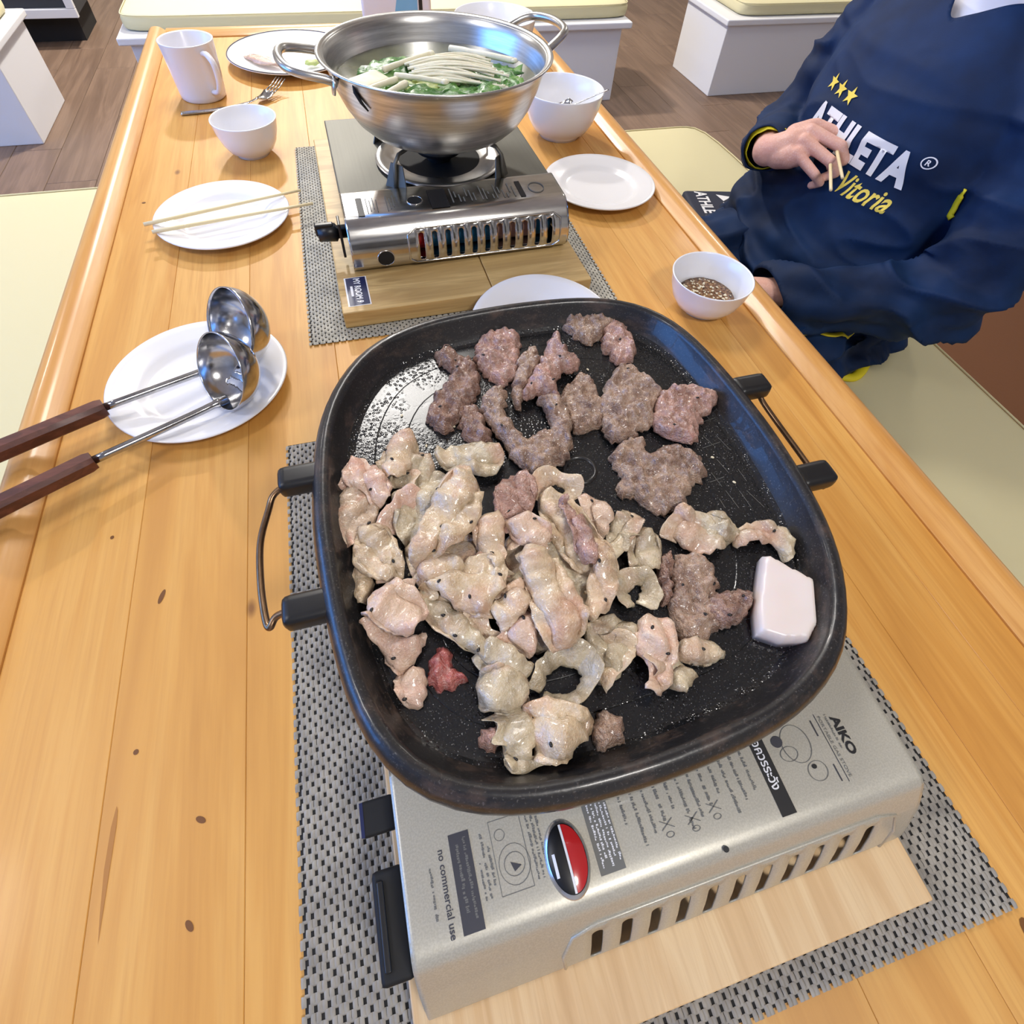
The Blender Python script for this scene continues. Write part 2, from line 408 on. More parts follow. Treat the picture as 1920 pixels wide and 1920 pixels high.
# ------------------------------------------------------------------ benches and cushions
def bench(label, x0, x1, y0, y1, h=.358, lip=.028, inset=.035):
    t = thing('bench', label, 'bench', ((x0 + x1) / 2, (y0 + y1) / 2, 0)); cx, cy = (x0 + x1) / 2, (y0 + y1) / 2
    box('bench_box', x0 + inset - cx, x1 - inset - cx, y0 + inset - cy, y1 - inset - cy, 0, h - lip, 'white_paint', t, .004)
    box('bench_lid', x0 - cx, x1 - cx, y0 - cy, y1 - cy, h - lip, h, 'white_paint', t, .007, 3)
    return t
def cushion(label, x0, x1, y0, y1, z0, th, seed=0):
    bm = bmesh.new(); nx = max(8, int((x1 - x0) / .05)); ny = max(8, int((y1 - y0) / .05))
    cx, cy = (x0 + x1) / 2, (y0 + y1) / 2; hx, hy = (x1 - x0) / 2, (y1 - y0) / 2
    vs, fs = [], []
    nu, nv = nx, ny
    def ring(ins, z):
        pts = []; rc = .06
        for k in range(120):
            a = 2 * math.pi * k / 120; c, s = math.cos(a), math.sin(a); n = 14
            d = (abs(c) ** n + abs(s) ** n) ** (-1 / n)
            pts.append(((hx - ins) * c * d, (hy - ins) * s * d, z))
        return pts
    rings = [ring(.012, 0), ring(.003, .006), ring(0, th * .4), ring(0, th * .7), ring(.006, th * .9), ring(.018, th * .985), ring(.05, th), ring(min(hx, hy) * .35, th + .003), ring(min(hx, hy) * .7, th + .004), ring(min(hx, hy) * .95, th + .004)]
    for r_ in rings: vs += r_
    for i in range(len(rings) - 1):
        for k in range(120):
            fs.append((i * 120 + k, i * 120 + (k + 1) % 120, (i + 1) * 120 + (k + 1) % 120, (i + 1) * 120 + k))
    fs.append(tuple(reversed(range(120)))); b = (len(rings) - 1) * 120; fs.append(tuple(range(b, b + 120)))
    o = fixn(mesh_obj('seat_cushion', vs, fs, 'cushion', None, True, (cx, cy, z0)))
    for v in o.data.vertices:
        pass
    tag(o, label, 'cushion'); 
    # piping seam
    pr = [Vector((p[0], p[1], th * .93)) for p in ring(.003, 0)]
    tube('piping', pr, .0022, 'cushion', o, 6, True)
    return o
BH = .358
bench('white box bench beside the table under the seated person', .66, 1.19, -.5, 1.74)
cushion('beige seat cushion under the seated person', .625, 1.207, -.55, 1.752, BH, .05, 1)
bench('white box bench on the side with the ladles', -1.0, -.47, -.5, 1.64)
cushion('beige seat cushion on the bench on the side with the ladles', -1.04, -.44, -.55, 1.657, BH, .05, 2)
bench('long white box bench across the far end of the table', -.775, 1.485, 2.955, 3.5)
cushion('long beige cushion on the bench across the far table end', -.755, 1.492, 3.005, 3.5, BH + .002, .058, 3)
bench('white box bench behind the seated person across the aisle', 2.0, 3.6, 2.94, 3.42, inset=.02)
cushion('beige cushion on the bench behind the seated person', 2.09, 3.55, 2.975, 3.42, BH + .002, .055, 4)
bench('white box bench by the mug across the left aisle', -2.7, -1.185, 2.885, 3.375, inset=.02)
cushion('beige cushion on the bench across the left aisle', -2.7, -1.23, 2.93, 3.36, BH + .002, .055, 5)
o = box('shaded_floor_patch', 1.24, 2.7, .1, 1.5, .0005, .009, 'shaded_floor_brown', None, .003); tag(o, 'brown patch standing for shaded floor behind the seated person', 'mat')  # added thin slab; its brown stands for floor lying in shade
# framed cabinet at the back left
t = thing('low_cabinet', 'low cream framed cabinet with dark panel behind the left bench', 'cabinet', (-1.6, 4.3, 0))
box('toe_kick', -.55, .36, -.12, .2, 0, .14, 'toe_kick', t, 0)
box('cabinet_body', -.6, .40, -.23, .25, .14, .85, 'dark_panel', t, .003)
for a in ((-.6, .41, .14, .18), (-.6, .41, .81, .85)): box('frame_rail', a[0], a[1], -.255, -.231, a[2], a[3], 'white_paint', t, .003)
for a in ((-.6, -.56), (.37, .41)): box('frame_stile', a[0], a[1], -.255, -.231, .18, .81, 'white_paint', t, .003)

# ------------------------------------------------------------------ table
XL, XR, YN, YF = -.349, .534, -.42, 1.755
tab = thing('dining_table', 'long honey coloured pine dining table with raised moulded rim', 'table', (.09, .67, 0))
ox, oy = -.09, -.67
seams = [XL, -.255, -.155, -.05, .045, .135, .235, .325, .415, .484, XR]
for i in range(10):
    box('board', seams[i] + .0001 + ox, seams[i + 1] - .0001 + ox, YN + oy, YF + oy, TT - .032, TT, 'pine', tab, .0005, 1)
prof = [(0, -.05), (0, .002), (.0015, .0035), (.008, .006), (.014, .0105), (.02, .0128), (.027, .0135), (.034, .0125), (.040, .009), (.0445, .003), (.0465, -.006), (.0465, -.042), (.0435, -.05)]
o = extrude_profile('rim_moulding', [(XR + u_ + ox, TT + v_) for u_, v_ in prof], 'y', YN - .046 + oy, YF + .0465 + oy, 'pine_rim', tab)
o = extrude_profile('rim_moulding', [(XL - u_ + ox, TT + v_) for u_, v_ in prof], 'y', YN - .046 + oy, YF + .0465 + oy, 'pine_rim', tab)
wood('pine_cross', (184, 122, 56), (208, 150, 78), (222, 170, 102), scale=(1.1, 14, 14), rough=.28, coat=.5, fine=(5, 160, 160), knots=False)
o = extrude_profile('rim_moulding', [(YF + u_ + oy, TT + v_) for u_, v_ in prof], 'x', XL + ox, XR + ox, 'pine_cross', tab)
o = extrude_profile('rim_moulding', [(YN - u_ + oy, TT + v_) for u_, v_ in prof], 'x', XL + ox, XR + ox, 'pine_cross', tab)
for sx in (XL + .03, XR - .10):
    for sy in (YN + .04, YF - .11): box('leg', sx + ox, sx + .07 + ox, sy + oy, sy + .07 + oy, 0, TT - .033, 'pine_rim', tab, .005)
for sx in (XL + .05, XR - .075): box('apron', sx + ox, sx + .025 + ox, YN + .12 + oy, YF - .12 + oy, TT - .11, TT - .033, 'pine_rim', tab, .002)
# dark grain streak near the table edge
simple('grain_streak', (172, 116, 48), .5)
sk = [(-.2460, .034), (-.2472, .05), (-.2482, .075), (-.2472, .10), (-.2452, .113), (-.2440, .110), (-.2436, .10), (-.2445, .075), (-.2454, .05)]
mesh_obj('grain_mark', [(x + ox, y + oy, TT + .0003) for x, y in sk], [tuple(reversed(range(len(sk))))], 'grain_streak', tab, False)
# wear marks in the boards
rnd = random.Random(8)
knot = simple('knot', (112, 68, 22), .5)
for (x, y, a, b, rz) in ((-.229, .275, .0022, .007, -.3), (-.236, .147, .002, .002, 0), (-.186, .088, .002, .004, 1), (-.19, .028, .002, .004, .6), (.372, -.137, .006, .011, .2), (.352, -.085, .003, .008, 1.2),
                        (-.319, .985, .003, .0025, 0), (-.28, .35, .0018, .002, 0)):
    vs = [(x + a * math.cos(t_) * math.cos(rz) - b * math.sin(t_) * math.sin(rz) + ox, y + a * math.cos(t_) * math.sin(rz) + b * math.sin(t_) * math.cos(rz) + oy, TT + .0003) for t_ in [2 * math.pi * k / 14 for k in range(14)]]
    mesh_obj('knot_mark', vs, [tuple(range(14))], 'knot', tab, False)

# ------------------------------------------------------------------ placemats
def placemat(label, x0, x1, y0, y1, mat, rz=0, px=.0085, py=.0046):
    cx, cy = (x0 + x1) / 2, (y0 + y1) / 2; hx, hy = (x1 - x0) / 2, (y1 - y0) / 2
    t = thing('placemat', label, 'placemat', (cx, cy, TT), (0, 0, rz))
    box('backing', -hx + .002, hx - .002, -hy + .002, hy - .002, .0003, .0012, 'mat_base', t, 0)
    vs, fs = [], []
    ny = int(2 * hy / py); nx = int(2 * hx / px); q = random.Random(3)
    us = [-.5, -.36, -.2, .2, .36, .5]
    for j in range(ny):
        y = -hy + j * py; off = .5 * px if j % 2 else 0
        for i in range(nx):
            x = -hx + (i + .5) * px + off
            if x + px * .5 > hx + .003: continue
            jt = (q.random() - .5) * .0005; zz = .0026 + q.random() * .0004
            w2 = px * .125
            yy0 = y - py * .1; yy1 = y + py * 1.1; ym = y + py * .5
            b = len(vs)
            # left and right strands: three-ridge strips, low at the slot side
            for (xa, xb, xc) in ((x - px * .5, x - px * .32, x - w2), (x + px * .5, x + px * .32, x + w2)):
                for yv, dz in ((yy0, -.0008), (ym, 0), (yy1, -.0008)):
                    vs += [(xa + jt, yv, zz + dz - .0003), (xb + jt, yv, zz + dz + .0004), (xc + jt, yv, .0019)]
            for s in (0, 9):
                for r_ in (0, 3):
                    for c_ in (0, 1):
                        fs.append((b + s + r_ + c_, b + s + r_ + c_ + 1, b + s + r_ + c_ + 4, b + s + r_ + c_ + 3))
            # cross bar between rows
            b = len(vs); yb0, yb1 = y + py * .78, y + py * 1.22
            vs += [(x - px * .3, yb0, .0012), (x + px * .3, yb0, .0012), (x + px * .3, (yb0 + yb1) / 2, .0024), (x - px * .3, (yb0 + yb1) / 2, .0024), (x + px * .3, yb1, .0012), (x - px * .3, yb1, .0012)]
            fs += [(b, b + 1, b + 2, b + 3), (b + 3, b + 2, b + 4, b + 5)]
    o = fixn(mesh_obj('weave', vs, fs, mat, t)); tag(o, kind='stuff')
    return t
placemat('grey woven placemat under the black grill pan and its stove', -.118, .376, -.118, .424, 'weave_grey', R(-.6))
placemat('light grey woven placemat under the steel pot and its stove', -.079, .355, .582, 1.138, 'weave_light', R(-.4))

# ------------------------------------------------------------------ boards under the stoves
bd = thing('wooden_board', 'thin plywood board under the cream gas stove', 'board', (.128, .1, TT + .003), (0, 0, R(-.5)))
box('panel', -.179, .179, -.196, .22, 0, .0145, 'plywood', bd, .0015)
bd = thing('wooden_board', 'thick bamboo board of two planks under the chrome gas stove', 'board', (.138, .857, TT + .003), (0, 0, R(.8)))
box('plank', -.174, .0295, -.25, .25, 0, .025, 'bamboo_board', bd, .002)
box('plank', .0305, .174, -.25, .25, 0, .025, 'bamboo_board', bd, .002)
st = box('sticker', -.165, -.135, -.238, -.176, .025, .0254, 'white_print', bd, 0)
flat_rect('sticker_face', (-.163, -.237, .0254), (1, 0, 0), (0, 1, 0), .0265, .06, 'sticker_blue', bd, .0002)
flat_text('lettering', 'MY ROOM 9', (-.1525, -.180, .0254), (0, -1, 0), (1, 0, 0), 'white_print', bd, height=.0085, width=.053, bold=.03, up=.0006)
flat_rect('print_bar', (-.1585, -.218, .0254), (1, 0, 0), (0, 1, 0), .0032, .022, 'white_print', bd, .0005)

# ------------------------------------------------------------------ gas stoves
def prof_at(prof, s):
    L = [0]
    for a, b in zip(prof, prof[1:]): L.append(L[-1] + math.hypot(b[0] - a[0], b[1] - a[1]))
    d = s
    for i in range(len(prof) - 1):
        if d <= L[i + 1] or i == len(prof) - 2:
            t_ = (d - L[i]) / (L[i + 1] - L[i]); return (prof[i][0] + (prof[i + 1][0] - prof[i][0]) * t_, prof[i][1] + (prof[i + 1][1] - prof[i][1]) * t_)
def plen(prof): return sum(math.hypot(b[0] - a[0], b[1] - a[1]) for a, b in zip(prof, prof[1:]))
def cover(name, prof, W, slots, s0, s1, sw, mat, parent, th=.0012):
    """pressed sheet swept along x with capsule slots cut through it"""
    vs, fs = [], []; cache = {}
    LT = plen(prof)
    def V(x, s):
        k_ = (round(x, 6), round(s, 6))
        if k_ not in cache:
            y, z = prof_at(prof, s); cache[k_] = len(vs); vs.append((x, y, z))
        return cache[k_]
    def grid(xs, ss):
        for a, b in zip(xs, xs[1:]):
            for c, d in zip(ss, ss[1:]): fs.append((V(a, c), V(b, c), V(b, d), V(a, d)))
    def lin(a, b, n): return [a + (b - a) * i / n for i in range(n + 1)]
    m = .006
    lo, hi = s0 - m, s1 + m
    pitch = slots[1] - slots[0]
    gx0, gx1 = slots[0] - pitch / 2, slots[-1] + pitch / 2
    allx = [0, .003] + lin(.003, gx0, 3)[1:]; 
    rightx = lin(gx1, W - .003, 3) + [W]
    S_lo = lin(0, lo, 6); S_hi = lin(hi, LT, 26); S_mid = lin(lo, hi, 12)
    xs_all = allx + [s_ + pitch / 2 for s_ in slots[:-1]] + rightx
    grid(xs_all, S_lo); grid(xs_all, S_hi); grid(allx, S_mid); grid(rightx, S_mid)
    for xc in slots:
        hx, hs = pitch / 2, (hi - lo) / 2; sc = (lo + hi) / 2; r_ = sw / 2; hl = (s1 - s0) / 2 - r_
        outer = [(-hx, v) for v in lin(hs, -hs, 12)] + [(u_, -hs) for u_ in lin(-hx, hx, 4)[1:]] + [(hx, v) for v in lin(-hs, hs, 12)[1:]] + [(u_, hs) for u_ in lin(hx, -hx, 4)[1:-1]]
        inner = []
        for (a, b) in outer:
            if abs(b) <= hl and abs(abs(a) - hx) < 1e-9: inner.append((math.copysign(r_, a), b))
            else:
                cy = max(-hl, min(hl, b)); dx, dy = a, b - cy; n_ = math.hypot(dx, dy) or 1
                inner.append((r_ * dx / n_, cy + r_ * dy / n_))
        n_ = len(outer)
        for i in range(n_):
            j = (i + 1) % n_
            fs.append((V(xc + outer[i][0], sc + outer[i][1]), V(xc + outer[j][0], sc + outer[j][1]), V(xc + inner[j][0], sc + inner[j][1]), V(xc + inner[i][0], sc + inner[i][1])))
    o = fixn(mesh_obj(name, vs, fs, mat, parent))
    md = o.modifiers.new('thick', 'SOLIDIFY'); md.thickness = th; md.offset = -1
    return o
def end_cap(name, prof, x, mat, parent):
    vs = [(x, y, z) for y, z in prof] + [(x, prof[-1][0], 0)]
    return mesh_obj(name, vs, [tuple(range(len(vs)))], mat, parent, False)
def burner_set(t, cx, cy, zb, ztop, mat_arm):
    lathe('burner_head', [(.018, zb), (.02, zb + .012), (.034, zb + .014), (.036, zb + .022), (.03, zb + .026), (0, zb + .027)], 'cast_iron', t, 36, (cx, cy, 0))
    lathe('drip_bowl', [(.062, zb + .001), (.085, zb + .003), (.092, zb + .008), (.096, zb + .004)], 'steel', t, 48, (cx, cy, 0))
    for k_ in range(4):
        a = R(45 + 90 * k_); c, s = math.cos(a), math.sin(a)
        path = [(cx + c * .112, cy + s * .112, zb), (cx + c * .108, cy + s * .108, ztop - .012), (cx + c * .098, cy + s * .098, ztop - .003), (cx + c * .07, cy + s * .07, ztop - .003), (cx + c * .045, cy + s * .045, ztop - .008)]
        tube('trivet_arm', path, .0028, mat_arm, t, 8)
        w_ = .018; n_ = Vector((-s, c, 0)); p0 = Vector((cx + c * .110, cy + s * .110, zb)); p1 = Vector((cx + c * .104, cy + s * .104, ztop - .014))
        vs = []
        for p in (p0, p1):
            ww = w_ if p is p0 else w_ * .55
            for d in (-.0008, .0008):
                for sg in (-1, 1): vs.append(p + n_ * sg * ww + Vector((c, s, 0)) * d)
        fixn(mesh_obj('trivet_plate', vs, [(0, 1, 3, 2), (4, 6, 7, 5), (0, 4, 5, 1), (2, 3, 7, 6), (0, 2, 6, 4), (1, 5, 7, 3)], mat_arm, t, False))

# near, cream enamel stove
W1 = .342
s1 = thing('gas_stove', 'cream enamel portable gas stove under the black grill pan', 'stove', (-.042, -.058, TT + .0175), (0, 0, R(-.4)))
P1 = [(0, .002), (.0015, .012), (.008, .03), (.0165, .05), (.0245, .0635), (.0285, .069), (.033, .0715), (.040, .0722), (.122, .0722), (.126, .071), (.128, .066)]
n1 = 11
sl = [.107 + i * .0197 for i in range(n1)]
cover('compartment_cover', P1, W1, sl, .0075, .0485, .0076, 'stove_enamel', s1)
for x in (.0004, W1 - .0004): end_cap('end_plate', P1, x, 'stove_enamel', s1)
# pressed frame round the slots
def surf(prof, x, s, up):
    y, z = prof_at(prof, s); y2, z2 = prof_at(prof, s + .002); d = Vector((0, y2 - y, z2 - z)).normalized(); n_ = Vector((0, -d.z, d.y))
    return Vector((x, y, z)) + n_ * up
x0, x1 = sl[0] - .02, sl[-1] + .022
path = [surf(P1, x0, .004, .0002), surf(P1, x0 - .002, .03, .0002), surf(P1, x0 + .004, .052, .0002), surf(P1, x0 + .02, .0575, .0002)] + [surf(P1, x0 + .02 + (x1 - x0 - .04) * k_ / 8, .0575, .0002) for k_ in range(1, 9)] + [surf(P1, x1 - .004, .052, .0002), surf(P1, x1 + .002, .03, .0002), surf(P1, x1, .004, .0002)]
tube('pressed_frame', path, .0013, 'stove_enamel', s1, 6)
box('stove_body', .004, W1 - .004, .02, .31, 0, .004, 'black_matte', s1, .001)  # base blackened so the slots look dark inside
box('slot_darkener', .08, W1 - .004, .024, .12, .004, .012, 'black_matte', s1, 0)  # added slab, black to paint the darkness behind the slots
box('burner_plate', .002, W1 - .002, .128, .31, .052, .057, 'stove_enamel', s1, .002)
for a in ((.002, .006, .128, .31), (W1 - .006, W1 - .002, .128, .31), (.002, W1 - .002, .305, .31)): box('side_wall', a[0], a[1], a[2], a[3], .003, .066, 'stove_enamel', s1, .001)
burner_set(s1, .165, .222, .057, .1035, 'cast_iron')
# control dial and latch on the left end
dl = box('control_dial', -.0205, -.001, .024, .0785, .008, .046, 'black_matte', s1, .003)
box('dial_grip', -.0175, -.0135, .03, .073, .046, .0485, 'black_plastic', s1, .001)
box('latch_lever', -.0235, -.002, .097, .117, .038, .048, 'black_matte', s1, .002)
flat_rect('latch_mark', (-.0235, .097, .048), (1, 0, 0), (0, 1, 0), .0022, .0195, 'sticker_blue', s1, .0004)
# printing on the top face
zt = .0722
UX, UY = (0, -1, 0), (1, 0, 0)      # lettering runs towards the near edge
FP = random.Random(31)
def fine_print(x, y, h, wd_, mat):
    bars = []; t_ = 0
    while t_ < wd_:
        l_ = FP.uniform(.0005, .0016); hh = h * FP.uniform(.35, .8)
        if FP.random() < .86: bars.append(((x + h * FP.uniform(0, .25), y - t_, zt), min(l_, wd_ - t_), hh))
        t_ += l_ + FP.uniform(.0002, .0005)
    return merged_bars('print_lines', bars, UX, UY, mat, s1, .0004)
def T1(s, x, y, h, wd_, mat='black_print', bold=0, nm='lettering'):
    if s is None: return fine_print(x, y, h, wd_, mat)
    return flat_text(nm, s, (x, y, zt), UX, UY, mat, s1, h, wd_, bold, .0004)
T1('no commercial use', .0245, .108, .0046, .058, 'dark_print', .012)
T1(None, .0165, .098, .0028, .034, 'grey_print')
flat_rect('print_panel', (.033, .05, zt), (1, 0, 0), (0, 1, 0), .0215, .066, 'dark_print', s1)
T1(None, .0465, .112, .0042, .054, 'grey_print')
T1(None, .0385, .108, .0048, .045, 'grey_print')
T1(None, .063, .11, .003, .044, 'grey_print')
T1(None, .068, .1, .003, .028, 'grey_print')
T1(None, .0585, .092, .0026, .026, 'grey_print')
def outline(pts, wdt, mat, parent, z, nm='print_drawing'):
    vs = []; fs = []
    for (a, b) in zip(pts, pts[1:]):
        a = Vector((a[0], a[1], z)); b = Vector((b[0], b[1], z)); d = (b - a).normalized(); n_ = Vector((-d.y, d.x, 0)) * wdt / 2; k_ = len(vs)
        vs += [a - n_, b - n_, b + n_, a + n_]; fs.append((k_, k_ + 1, k_ + 2, k_ + 3))
    return mesh_obj(nm, vs, fs, mat, parent, False)
def circ(cx, cy, r, n=20, ry=None): return [(cx + r * math.cos(2 * math.pi * k_ / n), cy + (ry or r) * math.sin(2 * math.pi * k_ / n)) for k_ in range(n + 1)]
outline([(.073, .065), (.073, .116), (.098, .116), (.098, .065), (.073, .065)], .0004, 'grey_print', s1, zt + .0004)
outline(circ(.087, .083, .008), .0005, 'grey_print', s1, zt + .0004); outline(circ(.087, .083, .012, 20, .014), .0004, 'grey_print', s1, zt + .0004); outline(circ(.08, .105, .004), .0004, 'grey_print', s1, zt + .0004)
mesh_obj('print_arrow', [(.084, .085, zt + .0005), (.092, .081, zt + .0005), (.086, .078, zt + .0005)], [(0, 2, 1)], 'dark_print', s1, False)
for i in range(3): T1(None, .101 + i * .0032, .114 - .004 * (i == 2), .0022, .046 - .012 * (i == 2), 'grey_print')
# oval badge
bg = lathe('badge', [(.0155, 0), (.0148, .0012), (.0135, .0022)], 'silver_trim', s1, 40, (.121, .083, zt)); bg.scale = (.86, 1.3, 1)
bb = lathe('badge_enamel', [(.0136, .0018), (.011, .0034), (.006, .0043), (0, .0046)], 'black_plastic', bg, 40)
def dome(x0_, x1_, y0_, y1_, nm, mat):
    vs, fs = [], []; n_ = 12
    for i in range(n_ + 1):
        for j in range(n_ + 1):
            x = x0_ + (x1_ - x0_) * i / n_; ymax = math.sqrt(max(0, .0131 ** 2 - x * x)); ya = max(y0_, -ymax); yb = min(y1_, ymax); y = ya + (yb - ya) * j / n_
            r_ = math.hypot(x, y) / .0136; vs.append((x, y, .0025 + .0028 * (1 - r_ ** 2.4)))
    for i in range(n_):
        for j in range(n_): a = i * (n_ + 1) + j; fs.append((a, a + n_ + 1, a + n_ + 2, a + 1))
    return mesh_obj(nm, vs, fs, mat, bg)
dome(.0008, .0128, -.02, .02, 'red_field', 'red_enamel'); dome(-.001, .0006, -.02, .02, 'white_stripe', 'white_print'); dome(-.0105, -.0085, -.006, .003, 'white_stripe', 'white_print')
# grey text panel, notes, warning band, drawing, brand
flat_rect('print_panel', (.146, .056, zt), (1, 0, 0), (0, 1, 0), .0165, .062, 'grey_print', s1)
for i in range(5): T1(None, .1485 + i * .0029, .116 - .002 * (i % 2), .0019, .056 - .008 * (i % 2), 'white_print')
for i in range(12):
    T1(None, .1685 + i * .0066, .117, .0023, .034 + .006 * ((i * 7) % 4), 'grey_print')
for (x, y) in ((.186, .071), (.2, .069), (.213, .072)):
    outline([(x, y), (x + .007, y + .007)], .0006, 'grey_print', s1, zt + .0004); outline([(x, y + .007), (x + .007, y)], .0006, 'grey_print', s1, zt + .0004); outline(circ(x + .0035, y - .004, .002), .0005, 'grey_print', s1, zt + .0004)
flat_rect('print_band', (.2495, .052, zt), (1, 0, 0), (0, 1, 0), .0105, .07, 'black_print', s1)
flat_text('lettering', 'ข้อควรระวัง', (.2515, .118, zt), UX, UY, 'white_print', s1, .0072, .046, .02, .0007)
outline(circ(.279, .1, .009, 24, .016), .0005, 'grey_print', s1, zt + .0004); outline(circ(.272, .094, .0055, 24, .006), .0005, 'grey_print', s1, zt + .0004); outline(circ(.284, .075, .006, 24, .008), .0005, 'grey_print', s1, zt + .0004)
mesh_obj('print_dot', [(x, y, zt + .0005) for x, y in circ(.268, .106, .0036, 16, .005)[:-1]], [tuple(range(16))], 'dark_print', s1, False)
mesh_obj('print_dot', [(x, y, zt + .0005) for x, y in circ(.283, .079, .0016, 12, .002)[:-1]], [tuple(range(12))], 'black_print', s1, False)
for i, (wd_, x) in enumerate(((.052, .2925), (.03, .2985))): T1('PORTABLE GAS STOVE' if i == 0 else None, x + .0105, .115, .0026, wd_, 'grey_print')
flat_rect('print_rule', (.3005, .06, zt), (1, 0, 0), (0, 1, 0), .0006, .058, 'dark_print', s1)
flat_rect('print_rule', (.2945, .062, zt), (1, 0, 0), (0, 1, 0), .0012, .014, 'dark_print', s1); flat_rect('print_rule', (.2945, .1, zt), (1, 0, 0), (0, 1, 0), .0012, .014, 'dark_print', s1)
T1('AIKO', .314, .112, .0088, .034, 'black_print', .04)
mesh_obj('paint_chip', [(x, y, zt + .0005) for x, y in circ(.214, .045, .0016, 10, .0024)[:-1]], [tuple(range(10))], 'black_print', s1, False)

XM = [(.0, .0), (.0165, .016), (.033, .030), (.0545, .0425), (.073, .055), (.098, .0745), (.121, .097), (.146, .114), (.1625, .130), (.2495, .2365), (.26, .247), (.2945, .286), (.314, .3015), (.33, .313)]
def xm(x):
    for (a, b), (c, d) in zip(XM, XM[1:]):
        if a <= x <= c: return b + (d - b) * (x - a) / (c - a)
    return x - .015
for ch in s1.children:
    if ch.name.split('.')[0] in ('lettering', 'print_panel', 'print_drawing', 'print_arrow', 'print_band', 'print_dot', 'print_rule', 'paint_chip', 'print_lines'):
        for v in ch.data.vertices: v.co.x = xm(v.co.x); v.co.y = .0355 + (v.co.y - .05) * .72
bg.location = (.097, .0535, zt)
cn = thing('gas_canister', 'silver butane can seen through the cream stove slots', 'gas can', (-.042 + .1, -.058 + .062, TT + .0175 + .038))
lathe('can_body', [(0, .2), (.024, .2), (.029, .196), (.029, .006), (.027, .0), (.018, -.008), (0, -.01)], 'steel', cn, 32, (0, 0, 0), (0, R(90), 0))

# far, chrome stove
W2 = .311
s2 = thing('gas_stove', 'chrome portable gas stove with slotted front under the steel pot', 'stove', (-.008, .681, TT + .0285), (0, 0, R(.9)))
P2 = [(.02, .001), (.008, .003), (.001, .011), (-.001, .022), (.001, .036), (.007, .05), (.015, .06), (.0215, .0655), (.026, .068), (.03, .0692), (.09, .0715), (.094, .070), (.096, .064)]
sl2 = [.096 + i * .0186 for i in range(11)]
cover('compartment_cover', P2, W2, sl2, .024, .064, .0072, 'chrome', s2)
for x in (.0004, W2 - .0004): end_cap('end_plate', P2, x, 'chrome', s2)
x0, x1 = sl2[0] - .018, sl2[-1] + .016
loop = []
for (a, b) in [(x0 + .01, .02), (x1 - .01, .02), (x1, .028), (x1, .062), (x1 - .01, .07), (x0 + .01, .07), (x0, .062), (x0, .028)]: loop.append((a, b))
lp = []
for (a, b) in zip(loop, loop[1:] + loop[:1]):
    for k_ in range(8): lp.append(surf(P2, a[0] + (b[0] - a[0]) * k_ / 8, a[1] + (b[1] - a[1]) * k_ / 8, .0005))
tube('pressed_frame', lp, .0014, 'chrome', s2, 6, True)
for (xc, sc, r_, st_) in ((.045, .034, .0115, 0), (.098, .118, .0105, 0)):
    pts = [surf(P2, xc + r_ * math.cos(a), sc + r_ * math.sin(a), .0006) for a in [2 * math.pi * k_ / 28 for k_ in range(28)]]
    c_ = surf(P2, xc, sc, .0006)
    mesh_obj('round_port', [c_] + pts, [(0, 1 + k_, 1 + (k_ + 1) % 28) for k_ in range(28)], 'black_matte', s2)
    tube('port_rim', pts, .0007, 'chrome', s2, 6, True)
def onp(prof, x, s, up=.0007): return surf(prof, x, s, up)
def decal_rect(nm, prof, x0_, x1_, s0_, s1_, mat, parent):
    vs, fs = [], []; n_ = 6
    for i in range(n_ + 1):
        s_ = s0_ + (s1_ - s0_) * i / n_; vs += [onp(prof, x0_, s_), onp(prof, x1_, s_)]
    for i in range(n_): fs.append((2 * i, 2 * i + 1, 2 * i + 3, 2 * i + 2))
    return mesh_obj(nm, vs, fs, mat, parent, False)
decal_rect('print_band', P2, .019, .0275, .094, .137, 'black_print', s2)
decal_rect('print_panel', P2, .118, .143, .094, .14, 'black_print', s2)
decal_rect('print_band', P2, .247, .2545, .1, .14, 'black_print', s2)
for i in range(15):
    xx = (.032 + i * .0045) if i < 9 else 0
    if i < 9 and i not in (4, 5): decal_rect('print_lines', P2, xx, xx + .0012, .1 + .004 * (i % 3), .135 - .006 * (i % 2), 'grey_print', s2)
for i in range(18):
    xx = .149 + i * .0053; decal_rect('print_lines', P2, xx, xx + .0018, .103 + .012 * (i % 3 == 1), .138 - .008 * ((i * 5) % 4), 'grey_print', s2)
outl = [onp(P2, .275 + .011 * math.cos(a), .12 + .013 * math.sin(a)) for a in [2 * math.pi * k_ / 24 for k_ in range(24)]]
tube('print_drawing', outl, .0006, 'grey_print', s2, 4, True)
box('stove_body', .003, W2 - .003, .02, .335, 0, .004, 'chrome', s2, .001)
bp = box('burner_plate', .0, W2, .095, .338, .060, .066, 'plate_steel', s2, .0028, 3)
for a in ((.0, .003, .096, .336), (W2 - .003, W2, .096, .336), (0, W2, .333, .336)): box('side_wall', a[0], a[1], a[2], a[3], .003, .061, 'chrome', s2, .001)
burner_set(s2, .158, .176, .066, .1125, 'plate_steel')
lathe('burner_well', [(.0, .0664), (.088, .0664)], 'black_matte', s2, 40, (.158, .176, 0))
kb = tube('control_knob', [(.001, .055, .036), (-.012, .055, .036), (-.014, .055, .036), (-.038, .055, .036)], [.009, .009, .0125, .0105], 'black_plastic', s2, 14)
box('knob_fin', -.041, -.016, .051, .059, .034, .0505, 'black_plastic', s2, .002)
box('guide_plate', -.010, -.0065, .028, .052, .012, .062, 'black_plastic', s2, .001)
